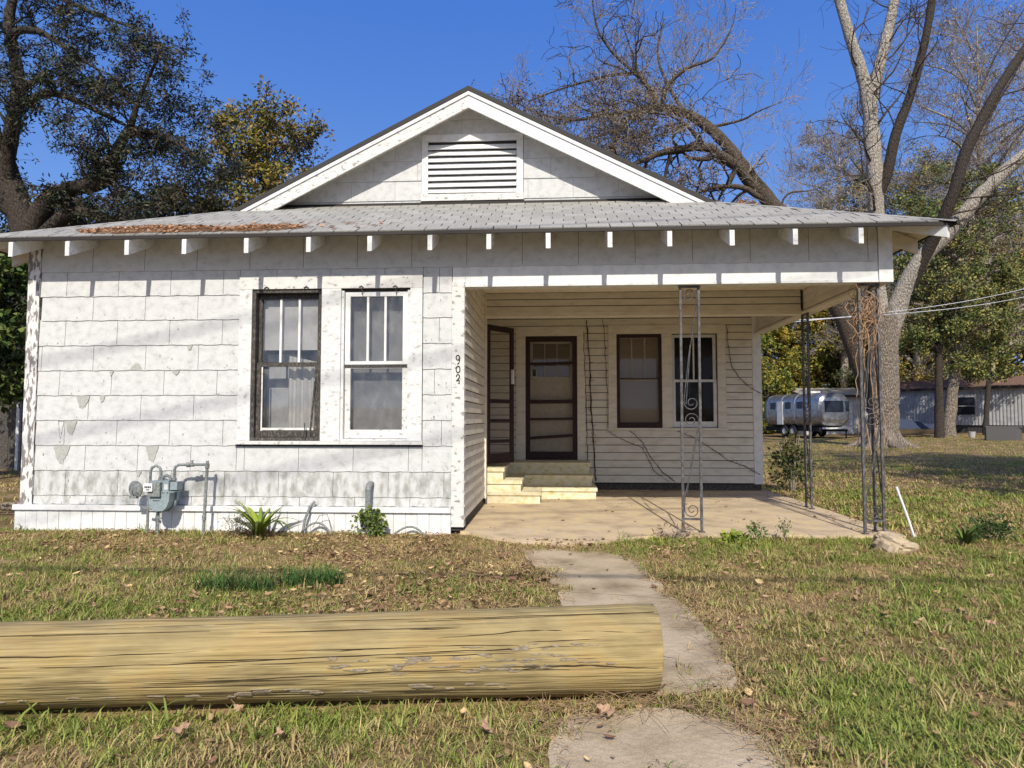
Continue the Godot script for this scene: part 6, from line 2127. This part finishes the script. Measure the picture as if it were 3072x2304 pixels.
# ---------------------------------------------------------------- what stands farther off
func build_trailer() -> void:
	var o := thing("travel_trailer", "rounded silver riveted travel trailer parked beyond the porch", "trailer", Vector3(16.55, 0.12, -33.2))
	o.rotation.y = 0.26
	# rounded section swept along its length, closing at both ends
	var sec := func(k: int, n: int) -> Vector2:
		var a := TAU * k / n
		var c := cos(a)
		var s := sin(a)
		return Vector2(signf(c) * pow(absf(c), 0.55) * 1.18, signf(s) * pow(absf(s), 0.6) * 1.05)
	var n := 32
	var rings := []
	for i in 10:
		var a := PI * 0.5 * i / 9.0
		rings.append(Vector2(-0.95 * sin(a) + 0.95, pow(cos(PI * 0.5 - a), 0.55) if i > 0 else 0.02))
	var zs := [[0.0, 0.05], [0.02, 0.55], [0.07, 0.74], [0.2, 0.88], [0.45, 0.97], [0.85, 1.0], [3.0, 1.0], [5.2, 1.0], [5.55, 0.97], [5.8, 0.89], [5.98, 0.76], [6.09, 0.55], [6.14, 0.05]]
	var s := MB.new()
	for i in zs.size() - 1:
		for k in n:
			var a: Vector2 = sec.call(k, n)
			var b: Vector2 = sec.call((k + 1) % n, n)
			var z0: Array = zs[i]
			var z1: Array = zs[i + 1]
			s.quad(Vector3(a.x * z0[1], 1.62 + a.y * z0[1], -z0[0]), Vector3(b.x * z0[1], 1.62 + b.y * z0[1], -z0[0]), Vector3(b.x * z1[1], 1.62 + b.y * z1[1], -z1[0]), Vector3(a.x * z1[1], 1.62 + a.y * z1[1], -z1[0]))
	part("shell", s, M.alu, o)
	for z in [0.95, 2.3, 3.7, 5.2]:
		var b := MB.new()
		for k in n:
			var a: Vector2 = sec.call(k, n) * 1.008
			var c: Vector2 = sec.call((k + 1) % n, n) * 1.008
			b.quad(Vector3(a.x, 1.62 + a.y, -z + 0.03), Vector3(c.x, 1.62 + c.y, -z + 0.03), Vector3(c.x, 1.62 + c.y, -z - 0.03), Vector3(a.x, 1.62 + a.y, -z - 0.03))
		part("seam_band", b, M.tin, o)
	var dk := mat(0.02, 0.025, 0.04, 0.15)
	block("front_window", Vector3(-0.72, 1.5, -0.2), Vector3(0.48, 2.16, 0.015), dk, o)
	block("front_window", Vector3(0.58, 1.55, -0.32), Vector3(0.9, 2.14, -0.02), dk, o)
	for z in [1.5, 2.7, 4.3]:
		block("side_window", Vector3(-1.2, 1.72, -z - 0.55), Vector3(-1.13, 2.15, -z), dk, o)
	block("door", Vector3(-1.2, 0.75, -4.1), Vector3(-1.15, 2.2, -3.5), M.tin, o)
	block("roof_vent", Vector3(-0.4, 2.62, -2.6), Vector3(0.3, 2.8, -1.8), M.tin, o)
	block("chassis", Vector3(-0.95, 0.36, -5.8), Vector3(0.95, 0.6, -0.3), M.black, o)
	block("bumper", Vector3(-0.8, 0.5, -0.2), Vector3(0.8, 0.6, 0.12), M.tin, o)
	for z in [2.7, 3.55]:
		for x in [-1.0, 1.0]:
			var w := Node3D.new()
			put(w, "wheel", o)
			var t := MB.new()
			t.lathe(Vector3(x, 0.34, -z), Vector3.RIGHT, [Vector2(0.2, -0.1), Vector2(0.32, -0.1), Vector2(0.35, -0.06), Vector2(0.35, 0.06), Vector2(0.32, 0.1), Vector2(0.2, 0.1)], 18)
			part("tyre", t, M.rubber, w)
			var r := MB.new()
			r.lathe(Vector3(x, 0.34, -z), Vector3.RIGHT, [Vector2(0.0, -0.07), Vector2(0.2, -0.08), Vector2(0.2, 0.08), Vector2(0.0, 0.07)], 14)
			part("rim", r, M.tin, w)
	var hitch := MB.new()
	hitch.bar(Vector3(-0.5, 0.48, -0.3), Vector3(0, 0.46, 0.9), 0.08, 0.08)
	hitch.bar(Vector3(0.5, 0.48, -0.3), Vector3(0, 0.46, 0.9), 0.08, 0.08)
	hitch.bar(Vector3(0, -0.1, 0.8), Vector3(0, 0.5, 0.8), 0.06, 0.06)
	part("hitch", hitch, M.black, o)

func build_shed() -> void:
	var o := thing("flat_roofed_shed", "long white flat-roofed shed behind the silver trailer", "shed", Vector3(20.3, 0.25, -41.5))
	block("wall", Vector3(-2.6, -0.2, -3.0), Vector3(2.6, 2.55, 0.0), M.tin, o)
	var r := MB.new()
	r.hexa([Vector3(-2.8, 2.57, 0.35), Vector3(2.8, 2.57, 0.35), Vector3(2.8, 2.95, -3.2), Vector3(-2.8, 2.95, -3.2), Vector3(-2.8, 2.67, 0.35), Vector3(2.8, 2.67, 0.35), Vector3(2.8, 3.3, -3.2), Vector3(-2.8, 3.3, -3.2)])
	part("roof", r, mat(0.34, 0.32, 0.29, 0.9), o)
	block("fascia", Vector3(-2.82, 2.5, 0.3), Vector3(2.82, 2.66, 0.37), M.drip, o)
	block("door", Vector3(0.8, -0.1, 0.002), Vector3(1.7, 2.0, 0.05), mat(0.4, 0.41, 0.42), o)

func build_mobile_home() -> void:
	var o := thing("mobile_home", "white ribbed mobile home with a brown leaf-strewn roof at the right", "mobile home", Vector3(23.0, 0.38, -40.6))
	# x runs along its front
	var u := Vector3(0.62, 0, 0.785).normalized()
	o.basis = Basis(u, Vector3.UP, u.cross(Vector3.UP))
	var L := 14.0
	var wall := wall_with_holes("wall", 0, L, 0.45, 2.75, -4.2, 0.0, [[4.15, 5.35, 1.1, 2.2], [9.5, 10.7, 1.1, 2.2]], M.tin_shaded, o)
	var ribs := MB.new()
	var x := 0.06
	while x < L:
		if not ((x > 4.0 and x < 5.5) or (x > 9.35 and x < 10.85)):
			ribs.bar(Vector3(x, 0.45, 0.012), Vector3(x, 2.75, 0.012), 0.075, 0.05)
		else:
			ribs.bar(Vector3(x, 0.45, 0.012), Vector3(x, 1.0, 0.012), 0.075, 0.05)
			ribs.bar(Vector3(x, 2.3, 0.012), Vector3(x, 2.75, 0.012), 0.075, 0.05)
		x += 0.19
	stuff(part("ribs", ribs, M.tin_shaded, o))
	for wx in [4.15, 9.5]:
		var w := Node3D.new()
		put(w, "window", o)
		var f := MB.new()
		f.span(Vector3(wx - 0.05, 1.04, -0.05), Vector3(wx, 2.26, 0.06))
		f.span(Vector3(wx + 1.2, 1.04, -0.05), Vector3(wx + 1.25, 2.26, 0.06))
		f.span(Vector3(wx, 1.04, -0.05), Vector3(wx + 1.2, 1.1, 0.058))
		f.span(Vector3(wx, 2.2, -0.05), Vector3(wx + 1.2, 2.26, 0.058))
		f.span(Vector3(wx, 1.62, -0.04), Vector3(wx + 1.2, 1.68, 0.04))
		part("frame", f, mat(0.3, 0.3, 0.3, 0.5), w)
		block("pane", Vector3(wx, 1.1, -0.04), Vector3(wx + 1.2, 2.2, -0.03), mat(0.02, 0.022, 0.028, 0.1), w)
	var r := MB.new()
	r.prism(PackedVector2Array([Vector2(0.25, 2.72), Vector2(-2.1, 3.35), Vector2(-4.45, 2.72), Vector2(-4.45, 2.82), Vector2(-2.1, 3.5), Vector2(0.25, 2.84)]), -L - 0.2, 0.2, Basis(Vector3(0, 0, 1), Vector3.UP, Vector3(-1, 0, 0)))
	part("roof", r, M.rust_roof, o)
	block("fascia", Vector3(-0.15, 2.68, 0.252), Vector3(L + 0.1, 2.85, 0.27), M.drip, o)
	block("skirting", Vector3(0.1, -0.4, -4.0), Vector3(L, 0.44, -0.08), mat(0.05, 0.05, 0.05, 0.9), o)
	# things in front of it
	var b := thing("covered_boat", "low boat under a dark blue-grey cover before the mobile home", "boat", Vector3(20.6, 0.2, -33.4))
	b.rotation.y = -0.35
	var h := MB.new()
	var c := MB.new()
	for i in 10:
		for q in [0, 1]:
			pass
	var hull := []
	for i in 11:
		var t := i / 10.0
		var w := 0.75 * sqrt(clampf(1.0 - pow(maxf(0.0, (t - 0.45) / 0.57), 2.2), 0.0, 1.0)) + 0.03
		hull.append([-1.7 + 3.4 * t, w, 0.12 + 0.22 * t * t])
	for i in 10:
		var p: Array = hull[i]
		var q: Array = hull[i + 1]
		for sd in [-1.0, 1.0]:
			var a0 := Vector3(p[0], p[2] - 0.1, 0.0)
			var a1 := Vector3(p[0], 0.42 + 0.1 * p[2], p[1] * sd)
			var b0 := Vector3(q[0], q[2] - 0.1, 0.0)
			var b1 := Vector3(q[0], 0.42 + 0.1 * q[2], q[1] * sd)
			var rg := 0.30 + 0.32 * sin(clampf(i / 9.0 + 0.1, 0.0, 1.0) * PI)
			var rg2 := 0.30 + 0.32 * sin(clampf((i + 1) / 9.0 + 0.1, 0.0, 1.0) * PI)
			var t0 := Vector3(p[0], 0.42 + rg, 0.0)
			var t1 := Vector3(q[0], 0.42 + rg2, 0.0)
			if sd > 0:
				h.quad(a0, b0, b1, a1)
				c.quad(a1 + Vector3(0, 0.01, 0.02), b1 + Vector3(0, 0.01, 0.02), t1, t0)
			else:
				h.quad(a1, b1, b0, a0)
				c.quad(t0, t1, b1 + Vector3(0, 0.01, -0.02), a1 + Vector3(0, 0.01, -0.02))
	part("hull", h, M.tin, b)
	part("cover", c, mat(0.045, 0.06, 0.1, 0.7), b)
	var ac := thing("steel_tank", "squat grey steel box with rounded end standing on the lawn at the right", "tank", Vector3(22.1, 0.12, -27.3))
	ac.rotation.y = -0.4
	ac.scale = Vector3(0.8, 0.95, 0.8)
	var tk := MB.new()
	var pts := PackedVector2Array()
	for k in 9:
		var a := -PI * 0.5 + PI * k / 8.0
		pts.append(Vector2(0.62 + 0.32 * cos(a), 0.32 * sin(a)))
	pts.append(Vector2(-0.9, 0.32))
	pts.append(Vector2(-0.9, -0.32))
	tk.prism(pts, -0.72, 0.0, Basis(Vector3.RIGHT, Vector3(0, 0, 1), Vector3(0, -1, 0)))
	part("body", tk, mat(0.09, 0.09, 0.092, 0.55), ac)
	block("lid", Vector3(-0.92, 0.722, -0.34), Vector3(0.96, 0.76, 0.34), mat(0.16, 0.16, 0.16, 0.5), ac)
	var bk := thing("bucket", "small white bucket on the ground left of the steel box", "bucket", Vector3(22.6, 0.15, -30.6))
	var bs := MB.new()
	bs.lathe(Vector3.ZERO, Vector3.UP, [Vector2(0.0, 0.02), Vector2(0.14, 0.02), Vector2(0.17, 0.36), Vector2(0.18, 0.36), Vector2(0.18, 0.38), Vector2(0.155, 0.38), Vector2(0.13, 0.05), Vector2(0.0, 0.05)], 18)
	part("pail", bs, mat(0.4, 0.4, 0.39, 0.6), bk)

func build_left_edge() -> void:
	var o := thing("old_shed", "dark board shed in the shade at the left edge", "shed", Vector3(-12.2, 0.15, -7.4))
	for k in 16:
		block("plank", Vector3(-3.2 + k * 0.25, -0.2, -0.02 + rf(-0.01, 0.01)), Vector3(-3.2 + k * 0.25 + 0.242, 2.1 + rf(-0.03, 0.03), 0.02), M.dark_wood, o)
	block("side_wall", Vector3(0.78, -0.2, -3.0), Vector3(0.82, 2.1, -0.03), M.dark_wood, o)
	var r := MB.new()
	r.hexa([Vector3(-3.4, 2.12, 0.3), Vector3(1.0, 2.12, 0.3), Vector3(1.0, 2.7, -3.2), Vector3(-3.4, 2.7, -3.2), Vector3(-3.4, 2.18, 0.3), Vector3(1.0, 2.18, 0.3), Vector3(1.0, 2.76, -3.2), Vector3(-3.4, 2.76, -3.2)])
	part("roof", r, M.roof_dark, o)
	block("white_post", Vector3(0.1, -0.2, 0.12), Vector3(0.17, 1.75, 0.18), M.peel_light, o)
	block("white_rail", Vector3(-2.4, 1.9, 0.1), Vector3(-0.1, 1.96, 0.14), M.peel_light, o)
	for k in 2:
		var s := MB.new()
		var pts := []
		for i in 9:
			var f := i / 8.0
			pts.append(V4(-9.5 + 3.1 * f, 0.06 + 0.05 * sin(f * 9.0 + k * 2.0), [-1.2, -0.7][k] + 0.3 * sin(f * 4.0 + k), 0.05 * (1.1 - f * 0.7)))
		limb(s, pts, 7)
		tag(part("fallen_branch", s, M.bark_pale), ["fallen pale branch on the ground left of the house, the farther one", "fallen pale branch on the ground left of the house, the nearer one"][k], "branch", "fallen branches left of the house")

func build_wires() -> void:
	for k in 2:
		var s := MB.new()
		var a := Vector3(3.2, 2.95 + 0.1 * k, -6.0)
		var b := Vector3(26.4, 8.5 - 0.5 * k, -29.7)
		var pts := []
		for i in 25:
			var f := i / 24.0
			pts.append(a.lerp(b, f) + Vector3.DOWN * 0.28 * sin(f * PI))
		s.wire(pts, 0.011, 5, false)
		tag(part("service_wire", s, M.pvc), ["upper pale service wire running from the house's back corner off to the right", "lower pale service wire running from the house's back corner off to the right"][k], "wire", "service wires behind the porch")
	# utility cables over the street behind the viewer: their soft shade lies across the front wall and lawn
	for q in [[12.0, 12.43, "highest"], [12.4, 11.87, "middle"], [12.8, 11.29, "lowest"]]:
		var s := MB.new()
		s.wire([Vector3(-24, q[1] - 24 * 0.2, q[0]), Vector3(-8, q[1] - 8 * 0.2, q[0]), Vector3(8, q[1] + 8 * 0.2, q[0])], 0.021, 6, false)
		tag(part("utility_cable", s, M.black), q[2] + " of three slanting overhead cables whose soft shade bands the front wall", "cable", "overhead cables before the house")
	var c := MB.new()
	c.wire([Vector3(-24, 7.0, 10.55), Vector3(0, 6.8, 10.5), Vector3(24, 7.0, 10.45)], 0.03, 6, false)
	tag(part("utility_cable", c, M.black), "level overhead cable behind the viewer whose shade crosses the path", "cable", "overhead cables before the house")

func more_materials() -> void:
	var g := noise_tex(0.012, 111, [[0.0, 0.18, 0.14, 0.07], [0.2, 0.29, 0.23, 0.115], [0.5, 0.355, 0.285, 0.145], [0.75, 0.395, 0.32, 0.165], [0.9, 0.47, 0.395, 0.19], [1.0, 0.55, 0.475, 0.24]], 6, FastNoiseLite.TYPE_SIMPLEX_SMOOTH, 1024)
	var m := StandardMaterial3D.new()
	m.albedo_texture = g
	m.uv1_scale = Vector3(0.12, 4.2, 1)
	m.roughness = 0.9
	m.metallic_specular = 0.25
	detail(m, noise_tex(0.012, 112, [[0.0, 0.66, 0.64, 0.62], [0.3, 0.85, 0.83, 0.8], [0.5, 1, 0.98, 0.95], [0.64, 1, 0.95, 0.82], [0.78, 1, 0.9, 0.8], [1.0, 1, 1, 0.95]], 5), Vector3(0.3, 0.9, 0.9))
	bump(m, noise_tex(0.02, 113, [], 5), 0.7)
	M.log = m
	M.log_end = tmat(noise_tex(0.03, 114, [[0.0, 0.14, 0.10, 0.055], [1.0, 0.3, 0.22, 0.12]], 4, FastNoiseLite.TYPE_SIMPLEX_SMOOTH, 256), Vector3(3, 3, 3), 0.95)
	M.log_bark = tmat(noise_tex(0.06, 115, [[0.0, 0.16, 0.13, 0.095], [0.5, 0.25, 0.21, 0.155], [1.0, 0.37, 0.315, 0.22]], 4, FastNoiseLite.TYPE_SIMPLEX_SMOOTH, 256), Vector3(2, 5, 5), 0.95)
	M.rust_roof = tmat(noise_tex(0.05, 116, [[0.0, 0.07, 0.045, 0.035], [0.5, 0.17, 0.10, 0.075], [1.0, 0.42, 0.31, 0.24]], 5), Vector3(0.5, 0.5, 0.5), 0.95)
	M.vine = mat(0.055, 0.03, 0.024, 0.9)
	M.vine_pale = mat(0.42, 0.28, 0.18, 0.9)
	var bl := tmat(noise_tex(0.06, 118, [[0.0, 0.25, 0.15, 0.09], [0.5, 0.42, 0.265, 0.165], [1.0, 0.54, 0.39, 0.26]], 4, FastNoiseLite.TYPE_SIMPLEX_SMOOTH, 256), Vector3(6, 6, 6), 0.8)
	bl.cull_mode = BaseMaterial3D.CULL_DISABLED
	bl.backlight_enabled = true
	bl.backlight = Color(0.3, 0.3, 0.3)
	M.big_leaf = bl

func _ready() -> void:
	# camera
	var cam := Camera3D.new()
	cam.position = Vector3(0, 1.2, 7.25)
	cam.rotation = Vector3(deg_to_rad(3.0), deg_to_rad(3.5), 0)
	cam.fov = 59.52
	cam.near = 0.05
	cam.far = 1500.0
	add_child(cam)
	cam.name = "camera"
	# sky
	var sky := ProceduralSkyMaterial.new()
	sky.sky_top_color = Color(0.157, 0.337, 0.64)
	sky.sky_horizon_color = Color(0.515, 0.66, 0.83)
	sky.sky_curve = 0.2
	sky.ground_bottom_color = Color(0.30, 0.27, 0.2)
	sky.ground_horizon_color = Color(0.50, 0.55, 0.58)
	sky.sun_angle_max = 60.0
	sky.sun_curve = 0.6
	var env := Environment.new()
	env.background_mode = Environment.BG_SKY
	env.sky = Sky.new()
	env.sky.sky_material = sky
	env.tonemap_mode = Environment.TONE_MAPPER_LINEAR
	env.tonemap_exposure = 1.68
	env.sdfgi_enabled = true
	env.ssao_enabled = true
	env.ssil_enabled = true
	var we := WorldEnvironment.new()
	we.environment = env
	we.name = "environment"
	add_child(we)
	# sun
	var sun := DirectionalLight3D.new()
	sun.name = "sun"
	sun.light_color = Color(1.0, 0.965, 0.90)
	sun.light_energy = 0.9
	sun.light_angular_distance = 0.53
	sun.shadow_enabled = true
	add_child(sun)
	sun.look_at_from_position(Vector3(0.067, 0.8, 1.0), Vector3.ZERO, Vector3.UP)
	rng.seed = 20
	make_materials()
	more_materials()
	build_setting()
	build_house()
	build_trees()
	rng.seed = 40
	build_trailer()
	build_shed()
	build_mobile_home()
	build_left_edge()
	build_wires()
	build_cracks()
	build_steps()
	build_log()
	build_meter()
	build_small_things()
	build_lawn()
	build_big_leaves()
